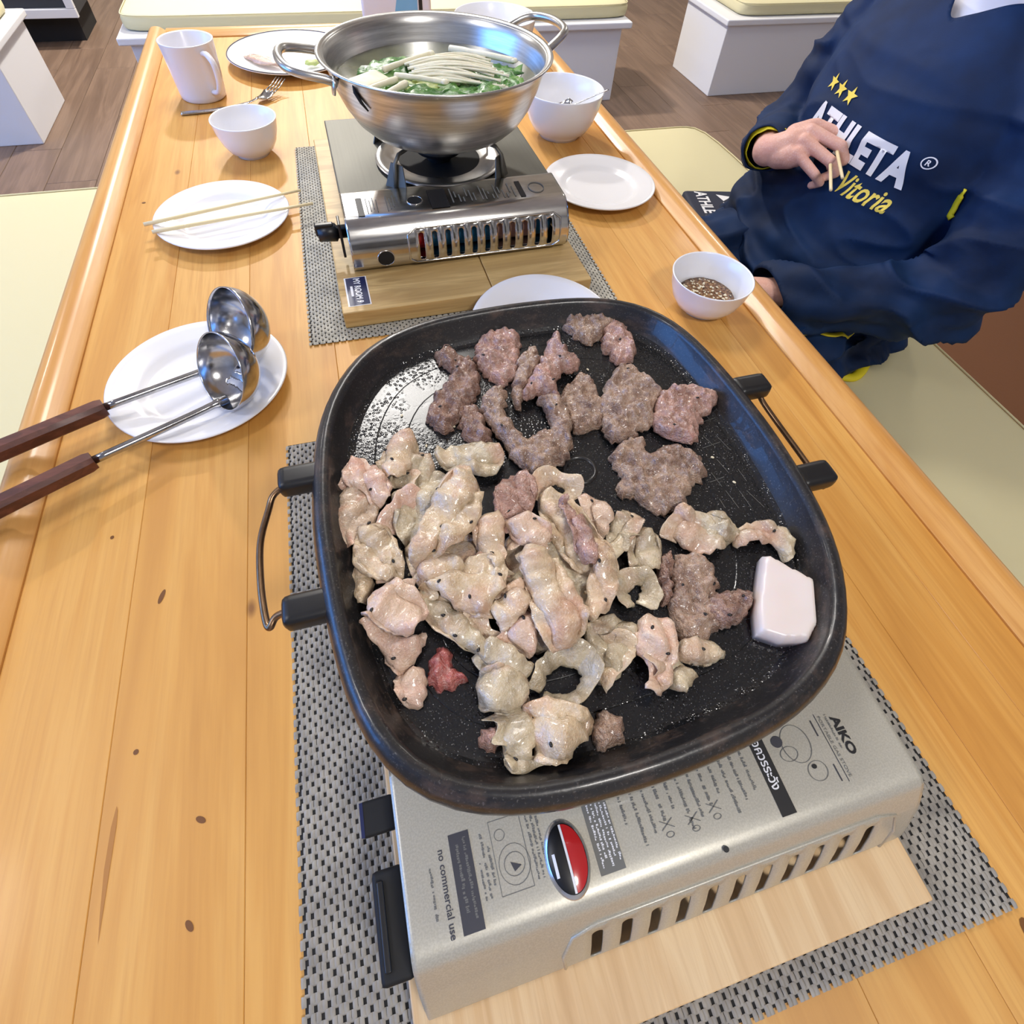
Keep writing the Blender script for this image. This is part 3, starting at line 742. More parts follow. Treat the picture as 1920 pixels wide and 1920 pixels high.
# gas can lying inside
cn = thing('gas_canister', 'blue and red butane can seen through the chrome stove slots', 'gas can', (-.008 + .09, .681 + .047, TT + .0285 + .036), (0, 0, R(.9)))
lathe('can_body', [(0, .2), (.024, .2), (.029, .196), (.029, .006), (.027, .0)], 'canister_blue', cn, 40, (0, 0, 0), (0, R(90), 0))
lathe('red_band', [(.0293, 0), (.0293, .02)], 'canister_red', cn, 40, (0, 0, 0), (0, R(90), 0))
lathe('tan_band', [(.0293, .115), (.0293, .175)], 'canister_tan', cn, 40, (0, 0, 0), (0, R(90), 0))
lathe('can_shoulder', [(.027, 0), (.02, -.01), (.012, -.014), (0, -.014)], 'steel', cn, 40, (0, 0, 0), (0, R(90), 0))

# ------------------------------------------------------------------ steel pot and its soup
PX, PY, PZ = .15, .855, .8412
pot = thing('cooking_pot', 'brushed stainless steel two-handled pot on the chrome stove', 'pot', (PX, PY, PZ))
out = [(0, 0), (.078, 0), (.090, .0025), (.104, .010), (.118, .023), (.130, .042), (.139, .064), (.1455, .086), (.148, .0985), (.152, .1005)]
inn = [(.1465, .097), (.1435, .086), (.137, .064), (.128, .042), (.116, .0245), (.1025, .0115), (.089, .0045), (.077, .002), (0, .002)]
lathe('pot_wall', out[:10] + [(.1545, .1012), (.1562, .0998), (.1548, .0982), (.149, .0985)] + inn, 'steel', pot, 96)
def pot_handle(ang, tilt):
    c, s = math.cos(ang), math.sin(ang); n_ = Vector((-s, c, 0)); d = Vector((c, s, 0))
    def q(r_, t_, z): return d * r_ + n_ * t_ + Vector((0, 0, z))
    path = catmull([q(.140, -.05, .085), q(.152, -.05, .091), q(.178, -.045, .097 + tilt), q(.195, -.032, .101 + tilt), q(.201, 0, .103 + tilt), q(.195, .032, .101 + tilt), q(.178, .045, .097 + tilt), q(.152, .05, .091), q(.140, .05, .085)], 6)
    tube('handle', path, .0055, 'steel', pot, 12)
    for sg in (-1, 1): lathe('handle_foot', [(0, .004), (.011, .003), (.012, 0), (.0, -.002)], 'steel', pot, 20, q(.143, sg * .05, .084), (0, R(80), ang))
pot_handle(R(184), .0); pot_handle(R(21), .004)
tube('soot_mark', [(-.118, -.083, .095), (-.117, -.088, .085), (-.112, -.092, .075), (-.105, -.096, .066)], [.0015, .0026, .002, .001], 'black_matte', pot, 8)
BZ = .066
br = lathe('soup_broth', [(0, BZ), (.08, BZ), (.1365, BZ + .0004), (.127, BZ - .025), (.110, BZ - .045), (.09, BZ - .058), (0, BZ - .060)], 'broth', None, 64, (PX, PY, PZ))
tag(br, 'clear greenish broth filling the steel pot', 'broth')
rnd = random.Random(12)
def leaf_sheet(name, cx, cy, rx, ry, rot, mat, z, label, amp=.006, frill=.2, seed=0, cat='vegetable'):
    vs, fs = [], []; nr, na = 9, 40
    for i in range(nr + 1):
        for j in range(na):
            a = 2 * math.pi * j / na; rr = i / nr; fr = 1 + frill * rr * noise.noise(Vector((3.2 * math.cos(a) + seed, 3.2 * math.sin(a), 0)))
            x, y = rx * rr * fr * math.cos(a), ry * rr * fr * math.sin(a)
            X_, Y_ = cx + x * math.cos(rot) - y * math.sin(rot), cy + x * math.sin(rot) + y * math.cos(rot)
            h = amp * (noise.noise(Vector((X_ * 45 + seed, Y_ * 45, seed))) + .6 * noise.noise(Vector((X_ * 110 + seed, Y_ * 110, 3)))) + amp * .4 * math.sin(14 * a) * rr ** 3
            vs.append((X_, Y_, z + h + .004 * (1 - rr)))
    for i in range(nr):
        for j in range(na): fs.append((i * na + j, i * na + (j + 1) % na, (i + 1) * na + (j + 1) % na, (i + 1) * na + j))
    o = fixn(mesh_obj(name, vs, fs, mat, None, True, (PX, PY, PZ)))
    md = o.modifiers.new('thick', 'SOLIDIFY'); md.thickness = .0014
    return tag(o, label, cat)
LZ = BZ + .0015
leaf_sheet('leafy_green', -.055, .035, .05, .03, .4, 'leaf_green', LZ, 'wilted green leaf at the broth edge beside the cream mushroom slice', .005, .5, 1)
leaf_sheet('leafy_green', -.03, -.055, .062, .035, -.1, 'leaf_green', LZ + .001, 'large wilted green leaf along the handle side of the pot', .006, .5, 2)
leaf_sheet('leafy_green', .055, -.06, .05, .04, .5, 'leaf_green', LZ + .001, 'dark green leaf beside the ends of the enoki', .007, .6, 3)
leaf_sheet('leafy_green', .085, -.005, .035, .045, .2, 'leaf_green', LZ, 'dark green leaf under the tips of the enoki', .006, .6, 4)
leaf_sheet('leafy_green', .02, .02, .07, .05, .1, 'leaf_green', LZ - .003, 'green leaf lying under the enoki bundle', .004, .4, 5)
leaf_sheet('cabbage_leaf', .022, -.098, .042, .016, .05, 'leaf_pale', LZ + .004, 'pale yellow frilly cabbage leaf at the pot wall', .005, .6, 6)
leaf_sheet('cabbage_leaf', -.022, -.03, .03, .02, .3, 'leaf_pale', LZ + .002, 'pale translucent cabbage piece beside the enoki root', .003, .3, 7)
en = thing('enoki_bundle', 'fanned bundle of cream enoki mushrooms floating in the pot', 'mushroom', (PX, PY, PZ + BZ))
for i in range(34):
    f_ = i / 33; a0 = R(40 - 78 * f_); y0 = .030 - .055 * f_
    x0 = -.035 + rnd.uniform(-.008, .01); L_ = .105 + rnd.uniform(-.03, .018)
    zz = .006 + .010 * math.sin(math.pi * f_) + rnd.uniform(0, .004)
    pts = [(x0, y0, zz * .8), (x0 + L_ * .35, y0 + L_ * .10 * math.sin(a0) * 2 + rnd.uniform(-.003, .003), zz + .002), (x0 + L_ * .7, y0 + L_ * .18 * math.sin(a0) * 2 + rnd.uniform(-.003, .003), zz), (x0 + L_, y0 + L_ * .2 * math.sin(a0) * 2 - .008, zz * .6)]
    tube('stem', catmull(pts, 4), [.0014 + .0004 * rnd.random()] * 12 + [.0026], 'enoki', en, 6)
def mushroom(label, p0, p1, r_, cap=True):
    o = tube('mushroom', catmull([p0, ((p0[0] + p1[0]) / 2, (p0[1] + p1[1]) / 2 - .003, (p0[2] + p1[2]) / 2 + .002), p1], 6), [r_ * 1.2] * 4 + [r_] * 9, 'enoki', None, 10); o.location = (PX, PY, PZ + BZ)
    if cap: 
        c = lathe('cap', [(0, .004), (.004, .003), (.006, 0), (.004, -.002), (0, -.002)], 'enoki', o, 16, p1)
    tag(o, label, 'mushroom')
mushroom('single long mushroom stalk with cap away from the bundle', (.035, .085, .006), (.115, .022, .008), .0042)
mushroom('mushroom stalk lying across the bundle root', (-.06, -.022, .012), (.0, -.052, .012), .0033)
mushroom('thin mushroom stalk pointing at the left handle', (-.06, -.03, .01), (-.107, -.064, .01), .0036, False)
mushroom('thick mushroom stalk pointing at the left handle', (-.05, -.045, .01), (-.085, -.082, .01), .004, False)
mushroom('mushroom stalk beside the green leaf behind the bundle', (-.072, .005, .01), (.0, .045, .014), .0034)
vs = []
o = box('sliced_mushroom', -.016, .016, -.03, .03, -.006, .006, 'enoki', None, .005, 3); o.location = (PX - .098, PY - .028, PZ + BZ + .006); o.rotation_euler = (0, R(8), R(-52))
tag(o, 'thick cream king oyster mushroom slice by the pot wall', 'mushroom')

# ------------------------------------------------------------------ crockery
def plate(label, x, y, r, z=TT, group=None, line=False, rot=(0, 0, 0), h=.018):
    t = thing('plate', label, 'plate', (x, y, z), rot, group)
    k_ = r / .1
    lathe('plate_body', [(0, .004), (.055 * k_, .004), (.062 * k_, .0055), (.067 * k_, .0095), (.075 * k_, .0125), (.09 * k_, h - .0025), (.0985 * k_, h), (.1 * k_, h - .0012), (.0985 * k_, h - .003), (.085 * k_, h - .0072), (.07 * k_, .006), (.06 * k_, .0012), (.056 * k_, 0), (.052 * k_, .001), (0, .0015)], 'ceramic', t, 96)
    if line: tube('rim_line', [(.0985 * r / .1 * math.cos(a), .0985 * r / .1 * math.sin(a), h + .0002) for a in [2 * math.pi * q / 96 for q in range(96)]], .0011, 'ceramic_line', t, 6, True)
    return t
plate('white plate holding two stainless ladles', -.206, .541, .1)
plate('white plate with two chopsticks laid across it', -.191, .902, .1)
plate('empty white plate between the chrome stove and the seated person', .44, .892, .099)
plate('white plate partly hidden under the black grill pan edge', .217, .523, .098, TT + .0125, None, False, (R(8), 0, 0))
plate('dark-rimmed white plate with meat scraps behind the mug', -.062, 1.575, .142, TT, None, True, h=.022)
def bowl(label, x, y, r, h, foot, mat='ceramic'):
    t = thing('bowl', label, 'bowl', (x, y, TT))
    o_ = [(foot * .85, 0), (foot, 0), (foot, .004), (foot + (r - foot) * .38, h * .17), (foot + (r - foot) * .66, h * .38), (foot + (r - foot) * .86, h * .66), (r - .0008, h * .97), (r, h)]
    i_ = [(r - .0012, h + .0008), (r - .0028, h - .001), (foot + (r - foot) * .86 - .003, h * .67), (foot + (r - foot) * .66 - .003, h * .40), (foot + (r - foot) * .36 - .002, h * .2), (foot * .7, h * .12), (0, h * .105)]
    lathe('bowl_body', [(0, .002), (foot * .8, .002)] + o_ + i_, mat, t, 72)
    return t
bowl('small white bowl with a few food scraps beside the mug', -.15, 1.13, .056, .062, .028)
bowl('white bowl with a spoon resting inside beside the pot', .440, 1.115, .078, .086, .04)
bowl('large white bowl at the far table end behind the pot', .42, 1.56, .098, .085, .05)
bowl('small white bowl of brown dipping sauce by the seated person', .468, .548, .0565, .055, .029)
# sauce
so = lathe('dipping_sauce', [(0, .0225), (.03, .0225), (.0395, .0228), (.034, .014), (.024, .0085), (0, .0075)], 'dip_sauce', None, 48, (.468, .548, TT))
for v in so.data.vertices:
    if v.co.z > .02: v.co.z += .0012 * noise.noise(v.co * 260)
tag(so, 'brown dipping sauce with chopped garlic in small bowl', 'sauce')
vs, fs = [], []
rnd = random.Random(5)
def blob(vs, fs, c, r, sx=1, sy=1, sz=.6, n=6, m=4, rot=0, jit=0, q=rnd):
    b = len(vs); 
    for i in range(m + 1):
        th = math.pi * i / m
        for j in range(n):
            ph = 2 * math.pi * j / n; k_ = r * (1 + jit * (q.random() - .5))
            x, y, z = k_ * sx * math.sin(th) * math.cos(ph), k_ * sy * math.sin(th) * math.sin(ph), k_ * sz * math.cos(th)
            vs.append((c[0] + x * math.cos(rot) - y * math.sin(rot), c[1] + x * math.sin(rot) + y * math.cos(rot), c[2] + z))
    for i in range(m):
        for j in range(n): fs.append((b + i * n + j, b + i * n + (j + 1) % n, b + (i + 1) * n + (j + 1) % n, b + (i + 1) * n + j))
for i in range(90):
    a, d = rnd.uniform(0, 6.28), .035 * math.sqrt(rnd.random()); blob(vs, fs, (d * math.cos(a), d * math.sin(a), .0235), rnd.uniform(.0008, .0019), rnd.uniform(.8, 1.8), 1, .7, 6, 4, a, .4)
ga = fixn(mesh_obj('garlic_bits', vs, fs, 'sesame_white', so)); tag(ga, kind='stuff')
vs, fs = [], []
for i in range(9): blob(vs, fs, (rnd.uniform(-.02, .02), rnd.uniform(-.016, .016), .0095 + .0006), rnd.uniform(.002, .0045), 1.4, 1, .5, 8, 5, rnd.uniform(0, 3), .4)
o = fixn(mesh_obj('food_scraps', vs, fs, 'beef_grey', None, True, (-.15, 1.13, TT))); tag(o, 'small brown food scraps at the bottom of the small bowl', 'food scraps', kind='stuff')
# spoon in the bowl
sp = thing('spoon', 'stainless spoon resting inside the white bowl beside the pot', 'spoon', (.440, 1.115, TT))
tube('spoon_handle', catmull([(.015, -.02, .062), (.045, -.03, .078), (.075, -.04, .094)], 6), .0022, 'ladle_steel', sp, 8, False, .5)
vs, fs = [], []
for i in range(9):
    for j in range(9):
        u_, v_ = i / 8 * 2 - 1, j / 8 * 2 - 1; x = u_ * .02 * math.sqrt(max(0, 1 - v_ * v_ * .55)); y = v_ * .014 * math.sqrt(max(0, 1 - u_ * u_ * .6)); vs.append((x - .003, y - .014, .054 + .006 * (u_ * u_ + v_ * v_) + x * .3))
for i in range(8):
    for j in range(8): a = i * 9 + j; fs.append((a, a + 9, a + 10, a + 1))
o = fixn(mesh_obj('spoon_head', vs, fs, 'ladle_steel', sp)); o.modifiers.new('t', 'SOLIDIFY').thickness = .001
# mug
mg = thing('mug', 'tall white mug standing beside the leftovers plate', 'mug', (-.247, 1.40, TT))
lathe('mug_body', [(0, .002), (.036, .002), (.04, 0), (.043, .003), (.0445, .012), (.0505, .101), (.0512, .1025), (.0495, .1035), (.047, .101), (.041, .012), (.036, .007), (0, .006)], 'mug_white', mg, 64)
hp = catmull([(.028, -.037, .088), (.038, -.052, .09), (.047, -.066, .078), (.047, -.066, .05), (.039, -.055, .027), (.027, -.037, .02)], 6)
tube('mug_handle', hp, .0058, 'mug_white', mg, 12, False, .8)
# fork
fk = thing('fork', 'stainless fork lying between the mug and the small bowl', 'fork', (-.17, 1.345, TT))
tube('fork_handle', catmull([(-.115, -.032, .0035), (-.06, -.026, .0035), (0, -.012, .006), (.03, -.003, .012)], 8), [.0065] * 6 + [.006] * 6 + [.005] * 6 + [.0035] * 7, 'ladle_steel', fk, 10, False, .4)
d = Vector((.60, .80, 0)); n_ = Vector((-.80, .60, 0)); b0 = Vector((.03, -.003, .011))
vs, fs = [], []
for i in range(10):
    t_ = i / 9; w_ = (.004 + .009 * min(1, t_ * 2.4)); p = b0 + d * (.042 * t_) + Vector((0, 0, -.006 * math.sin(math.pi * t_)))
    for j in range(5):
        sg = j / 2 - 1; vs.append(p + n_ * w_ * sg + Vector((0, 0, .002 * sg * sg)))
for i in range(9):
    for j in range(4): a = i * 5 + j; fs.append((a, a + 5, a + 6, a + 1))
o = fixn(mesh_obj('fork_head', vs, fs, 'ladle_steel', fk)); o.modifiers.new('t', 'SOLIDIFY').thickness = .0014
for j in range(4):
    s_ = (j - 1.5) * .0072; p = b0 + d * .040 + n_ * s_ 
    tube('tine', [p, p + d * .022 + Vector((0, 0, .004)), p + d * .045 + Vector((0, 0, .013))], [.0017, .0015, .0008], 'ladle_steel', fk, 8)
# chopsticks on the plate
def stick(label, a, b, r0, r1, group=None, grp=None):
    a = Vector(a); b = Vector(b); o = tube('chopstick', [(a + (b - a) * k_ / 6) for k_ in range(7)], [r0 + (r1 - r0) * k_ / 6 for k_ in range(7)], 'chopstick', None, 10)
    return tag(o, label, 'chopstick', group)
stick('bamboo chopstick lying on the plate, the one nearer the mug', (-.299, .88, TT + .0215), (-.071, .942, TT + .0208), .0030, .0021)
stick('bamboo chopstick lying on the plate, the one nearer the ladles', (-.285, .857, TT + .0215), (-.054, .897, TT + .0208), .0030, .0021)
# leftovers
def plain_blob(name, label, cat, c, rx, ry, rz, mat, rot, seed):
    vs, fs = [], []; n_, m_ = 22, 12
    for i in range(m_ + 1):
        th = math.pi * i / m_
        for j in range(n_):
            ph = 2 * math.pi * j / n_; v = Vector((math.sin(th) * math.cos(ph), math.sin(th) * math.sin(ph), math.cos(th))); k_ = 1 + .35 * noise.noise(v * 2 + Vector((seed, 0, 0)))
            x, y, z = v.x * rx * k_, v.y * ry * k_, max(v.z, -.6) * rz * k_; vs.append((x, y, z))
    for i in range(m_):
        for j in range(n_): fs.append((i * n_ + j, i * n_ + (j + 1) % n_, (i + 1) * n_ + (j + 1) % n_, (i + 1) * n_ + j))
    return tag(fixn(mesh_obj(name, vs, fs, mat, None, True, c, (0, 0, rot))), label, cat)
plain_blob('meat_slice', 'pale raw pork slice left on the dark-rimmed plate', 'meat', (-.128, 1.545, TT + .0145), .05, .017, .006, 'pork_pink', R(-40), 3)
plain_blob('cabbage_scrap', 'yellowish cabbage scrap on the dark-rimmed plate', 'vegetable', (-.02, 1.52, TT + .0135), .016, .01, .006, 'leaf_pale', R(10), 5)
plain_blob('cabbage_scrap', 'green cabbage scrap on the dark-rimmed plate under the pot handle', 'vegetable', (.025, 1.60, TT + .0145), .02, .014, .007, 'leaf_pale', R(60), 9)
# tissue pack
tp = thing('tissue_pack', 'white and blue tissue packet standing behind the pot', 'packet', (.205, 1.715, TT), (0, 0, R(-4)))
bm_ = box('pack_body', -.085, .085, -.025, .025, 0, .125, 'paper_white', tp, .008, 3)
mesh_obj('printed_patch', [(-.012, -.0257, .03), (.05, -.0257, .03), (.052, -.0257, .115), (.02, -.0257, .116), (.002, -.0257, .09)], [(0, 1, 2, 3, 4)], 'paper_blue', tp, False)
mesh_obj('printed_mark', [(.054, -.0257, .06), (.063, -.0257, .06), (.063, -.0257, .112), (.054, -.0257, .112)], [(0, 1, 2, 3)], 'black_print', tp, False)

# ladles
def ladle(label, rimb, nrm, r, rod_end, grip_end, slotted=False):
    t = thing('ladle', label, 'ladle', rimb)
    nrm = Vector(nrm).normalized(); up = Vector((0, 0, 1)); up = (up - nrm * up.dot(nrm)).normalized()
    side = nrm.cross(up).normalized(); C_ = up * r
    seg, m_ = (96, 44) if slotted else (48, 16); vs, fs = [], []
    for i in range(m_ + 1):
        th = math.pi / 2 * (1 - i / m_)
        for j in range(seg):
            a = 2 * math.pi * j / seg; vs.append(C_ + side * (r * math.sin(th) * math.cos(a)) + up * (r * math.sin(th) * math.sin(a)) - nrm * (r * .92 * math.cos(th)))
    for i in range(m_):
        for j in range(seg):
            c = (vs[i * seg + j] + vs[(i + 1) * seg + (j + 1) % seg]) / 2 - C_
            sx_, sy_, dp = c.dot(side), c.dot(up), -c.dot(nrm)
            if slotted and dp > r * .3:
                if any(abs(sy_ - q) < r * .075 and abs(sx_) < r * .46 for q in (-r * .62, -r * .3, 0.02 * r, r * .34, r * .64)): continue
            fs.append((i * seg + j, i * seg + (j + 1) % seg, (i + 1) * seg + (j + 1) % seg, (i + 1) * seg + j))
    o = fixn(mesh_obj('ladle_bowl', vs, fs, 'ladle_steel', t)); md = o.modifiers.new('t', 'SOLIDIFY'); md.thickness = .0012; md.offset = 0
    re = Vector(rod_end) - Vector(rimb); ge = Vector(grip_end) - Vector(rimb)
    d = re.normalized()
    rod = catmull([-nrm * .012 + up * .004 , d * .004 + up * .002, d * .03 + up * .001, re], 6)
    tube('rod', rod, [.0055] * 6 + [.0044] * (len(rod) - 6), 'ladle_steel', t, 10)
    gd = (ge - re).normalized(); sd = gd.cross(Vector((0, 0, 1))).normalized(); u2 = sd.cross(gd)
    vs, fs = [], []
    st_ = [(0, .0075, .0085), (.006, .009, .0095), (.06, .0088, .0095), ((ge - re).length - .006, .0105, .011), ((ge - re).length, .009, .0095)]
    for (s_, a, b) in st_:
        p = re + gd * s_
        for k_ in range(12):
            an = 2 * math.pi * k_ / 12; c, s = math.cos(an), math.sin(an); n4 = (abs(c) ** 5 + abs(s) ** 5) ** (-.2); vs.append(p + sd * a * c * n4 + u2 * b * s * n4)
    for i in range(len(st_) - 1):
        for k_ in range(12): fs.append((i * 12 + k_, i * 12 + (k_ + 1) % 12, (i + 1) * 12 + (k_ + 1) % 12, (i + 1) * 12 + k_))
    fs.append(tuple(range(12))); fs.append(tuple(range((len(st_) - 1) * 12, len(st_) * 12)))
    o = fixn(mesh_obj('grip', vs, fs, 'grip_wood', t)); o.data.set_sharp_from_angle(angle=R(40))
    return t
ladle('deep stainless ladle with brown wooden grip on the plate', (-.176, .552, TT + .0195), (-.76, -.48, .42), .047, (-.293, .4985, TT + .031), (-.52, .39, TT + .038))
ladle('slotted stainless ladle with brown wooden grip on the plate', (-.183, .487, TT + .019), (-.74, -.52, .42), .043, (-.294, .4275, TT + .029), (-.51, .31, TT + .036), True)

# ------------------------------------------------------------------ grill pan
RIM = [(-.062, .256), (-.056, .306), (-.039, .350), (0, .395), (.052, .418), (.105, .423), (.159, .422), (.213, .416), (.254, .402), (.281, .373), (.298, .315), (.306, .261), (.308, .214), (.306, .166), (.300, .127), (.291, .096), (.277, .072),
       (.265, .050), (.226, .028), (.161, .017), (.119, .013), (.073, .013), (.021, .018), (-.011, .030), (-.036, .050), (-.053, .085), (-.061, .144), (-.064, .191)]
GC = Vector((.122, .219)); GZ = .8215         # pan centre and the height of its base
NA = 96
rp = [(math.atan2(y - GC.y, x - GC.x), math.hypot(x - GC.x, y - GC.y)) for x, y in RIM]; rp.sort()
def rad_at(a):
    n_ = len(rp)
    for i in range(n_):
        a0, r0 = rp[i]; a1, r1 = rp[(i + 1) % n_]
        if i == n_ - 1: a1 += 2 * math.pi
        aa = a if a >= rp[0][0] else a + 2 * math.pi
        if a0 <= aa <= a1: return r0 + (r1 - r0) * (aa - a0) / (a1 - a0)
    return rp[0][1]
def wrap(a): return (a + math.pi) % (2 * math.pi) - math.pi
rr = [rad_at(wrap(2 * math.pi * k_ / NA - math.pi)) for k_ in range(NA)]
rr = [(rr[k_] + rr[(k_ + NA // 2) % NA]) / 2 for k_ in range(NA)]           # point-symmetric pan
for _ in range(3): rr = [(rr[k_ - 1] + 2 * rr[k_] + rr[(k_ + 1) % NA]) / 4 for k_ in range(NA)]
def pan_ring(ins, z, vs):
    for k_ in range(NA):
        a = 2 * math.pi * k_ / NA - math.pi; r_ = rr[k_] - ins; vs.append((r_ * math.cos(a), r_ * math.sin(a), z))
pan = thing('grill_pan', 'large square black stone-coated grill pan full of meat', 'grill pan', (GC.x, GC.y, GZ))
def pan_part(name, rings, mat, close=False, parent=pan):
    vs, fs = [], []
    for (i_, z) in rings: pan_ring(i_, z, vs)
    for i in range(len(rings) - 1):
        for k_ in range(NA): fs.append((i * NA + k_, i * NA + (k_ + 1) % NA, (i + 1) * NA + (k_ + 1) % NA, (i + 1) * NA + k_))
    if close: 
        b = (len(rings) - 1) * NA; fs.append(tuple(range(b, b + NA)))
    return fixn(mesh_obj(name, vs, fs, mat, parent))
FZ = .0165     # cooking surface above the base
pan_part('pan_wall', [(.16, 0), (.03, 0), (.022, .002), (.0145, .008), (.007, .0155), (.0035, .0165), (.002, .021), (0, .027), (.0004, .032), (.003, .037), (.0072, .0402), (.0105, .0408), (.0132, .039), (.0145, .036), (.0195, .0245), (.0235, .0193)], 'pan_outside')
fl_ = pan_part('cooking_surface', [(.0235, .0193), (.0265, .0172), (.0295, FZ), (.034, FZ), (.045, FZ), (.0452, FZ), (.0458, FZ - .0003), (.0464, FZ), (.0466, FZ), (.07, FZ), (.0702, FZ), (.0708, FZ - .0003), (.0714, FZ), (.0716, FZ), (.095, FZ), (.12, FZ), (.15, FZ)], 'pan_coat', True)
fl_.data.set_sharp_from_angle(angle=R(12))
# fine score lines in the surface near the right wall
rnd = random.Random(2)
vs, fs = [], []
simple('score_line', (88, 88, 86), .5)
for i in range(16):
    x = .118 + (i % 4) * .011 + rnd.uniform(-.002, .002); y = -.055 + (i // 4) * .03 + rnd.uniform(-.006, .006); L_ = rnd.uniform(.008, .022); a = R(100 + rnd.uniform(-8, 8))
    if i % 5 == 4: a = R(8)
    d = Vector((math.cos(a), math.sin(a), 0)); n_ = Vector((-d.y, d.x, 0)) * .00028; p = Vector((x, y, FZ + .0003)); b = len(vs)
    vs += [p - n_, p + d * L_ - n_, p + d * L_ + n_, p + n_]; fs.append((b, b + 1, b + 2, b + 3))
tag(mesh_obj('score_marks', vs, fs, 'score_line', pan, False), kind='stuff')
lathe('drain_ring', [(.011, .0165), (.012, .0182), (.0135, .0182), (.0145, .0165)], 'pan_outside', pan, 28, (.02, .012, 0))
for (x, y, sx) in ((-.185, .048, -1), (-.185, -.056, -1), (.191, .055, 1), (.189, -.045, 1)):
    lg = box('handle_lug', -.017, .017, -.0105, .0105, -.009, .0075, 'black_plastic', pan, .006, 3); lg.location = (x + sx * .008, y, .028)
for sx, xa, yo, fr in ((-1, -.194, -.002, 1), (1, .200, .005, .45)):
    y0, y1 = yo + .05, yo - .05
    path = catmull([(xa - sx * .006, y0, .024), (xa + sx * .012 * fr, y0, .022), (xa + sx * .022 * fr, y0 - .004, .019), (xa + sx * .027 * fr, y0 - .014, .015), (xa + sx * .034 * fr, yo + .012, .011), (xa + sx * .034 * fr, yo - .02, .011), (xa + sx * .031 * fr, y1 + .004, .012), (xa + sx * .028 * fr, y1 - .004, .013), (xa + sx * .023 * fr, y1 + .001, .016), (xa + sx * .012 * fr, y1 + .001, .02), (xa - sx * .006, y1, .024)], 6)
    tube('wire_handle', path, .0025, 'wire_bronze', pan, 10)

# ------------------------------------------------------------------ meat
BEEF = [
    ('beef_grey', 0, [(1880, 4030), (2100, 4090), (2270, 4010), (2390, 3910), (2320, 3830), (2220, 3800), (2090, 3690), (1980, 3690), (1900, 3810)]),
    ('beef_pink', 0, [(2220, 3820), (2400, 3900), (2470, 3780), (2430, 3480), (2320, 3370), (2180, 3370), (2130, 3500), (2130, 3660)]),
    ('beef_pink', 0, [(930, 3880), (1080, 4030), (1240, 4030), (1380, 3920), (1300, 3690), (1260, 3440), (1140, 3370), (1010, 3350), (920, 3490), (880, 3670)]),
    ('beef_brown', 0, [(550, 3890), (670, 3940), (750, 3810), (840, 3670), (790, 3550), (670, 3580), (590, 3670), (530, 3750)]),
    ('beef_brown', 0, [(650, 3580), (820, 3700), (870, 3460), (780, 3250), (690, 3140), (600, 3040), (460, 2920), (330, 3040), (330, 3160), (430, 3330), (540, 3440)]),
    ('beef_brown', 0, [(590, 3100), (750, 3160), (790, 2960), (810, 2720), (710, 2720), (590, 2800), (570, 2960)]),
    ('beef_grey', 1, [(830, 3210), (970, 3290), (1040, 3190), (970, 3020), (1000, 2860), (1060, 2690), (1180, 2690), (1290, 2730), (1320, 2900), (1300, 3070), (1470, 3060), (1510, 2890), (1500, 2740), (1390, 2470), (1250, 2340), (1060, 2310), (940, 2420), (880, 2600), (830, 2840), (770, 3030)]),
    ('beef_pink', 2, [(1430, 3480), (1610, 3730), (1720, 3820), (1730, 3590), (1800, 3430), (1730, 3300), (1600, 3300), (1490, 3190), (1480, 3020), (1310, 3100), (1170, 3060), (1230, 3250)]),
    ('beef_grey', 1, [(1190, 3460), (1360, 3680), (1470, 3690), (1430, 3480), (1250, 3240), (1110, 3010), (1080, 3150)]),
    ('beef_grey', 0, [(1580, 3170), (1780, 3290), (1860, 3170), (1840, 2910), (1750, 2680), (1500, 2680), (1500, 2860), (1420, 3000)]),
    ('beef_grey', 1, [(1890, 3030), (2060, 3190), (2160, 3310), (2260, 3290), (2350, 3130), (2410, 2910), (2280, 2740), (2180, 2580), (2040, 2550), (1960, 2480), (1760, 2470), (1730, 2620), (1790, 2860)]),
    ('beef_pink', 1, [(2370, 2880), (2560, 2910), (2720, 2890), (2890, 2760), (2790, 2620), (2600, 2510), (2480, 2330), (2350, 2330), (2170, 2520), (2240, 2690)]),
    ('beef_grey', 0, [(1730, 2390), (1910, 2490), (2040, 2430), (2030, 2320), (2240, 2350), (2380, 2240), (2410, 2030), (2270, 1940), (2160, 1860), (2100, 1780), (1910, 1750), (1770, 1830), (1730, 1960), (1640, 1960), (1640, 2060), (1720, 2170), (1680, 2270)]),
    ('beef_grey', 0, [(1740, 1320), (1910, 1410), (2040, 1330), (2040, 1160), (2000, 1090), (2080, 1050), (1980, 900), (1870, 850), (1760, 810), (1610, 810), (1590, 930), (1600, 1070), (1690, 1170)]),
    ('beef_brown', 1, [(1890, 1040), (2070, 1070), (2190, 1020), (2180, 930), (2020, 830), (1870, 850), (1810, 910)]),
    ('beef_brown', 0, [(1670, 1380), (1790, 1460), (1800, 1350), (1670, 1130), (1580, 1100), (1600, 1230)]),
    ('beef_grey', 0, [(840, 530), (920, 570), (1010, 500), (1030, 420), (960, 370), (860, 370), (820, 440)]),
    ('beef_pink', 0, [(180, 640), (280, 670), (320, 610), (270, 540), (190, 560)]),
    ('beef_raw', 0, [(-30, 1110), (40, 1210), (120, 1170), (110, 1070), (170, 980), (90, 930), (-30, 950), (-60, 1020)]),
]
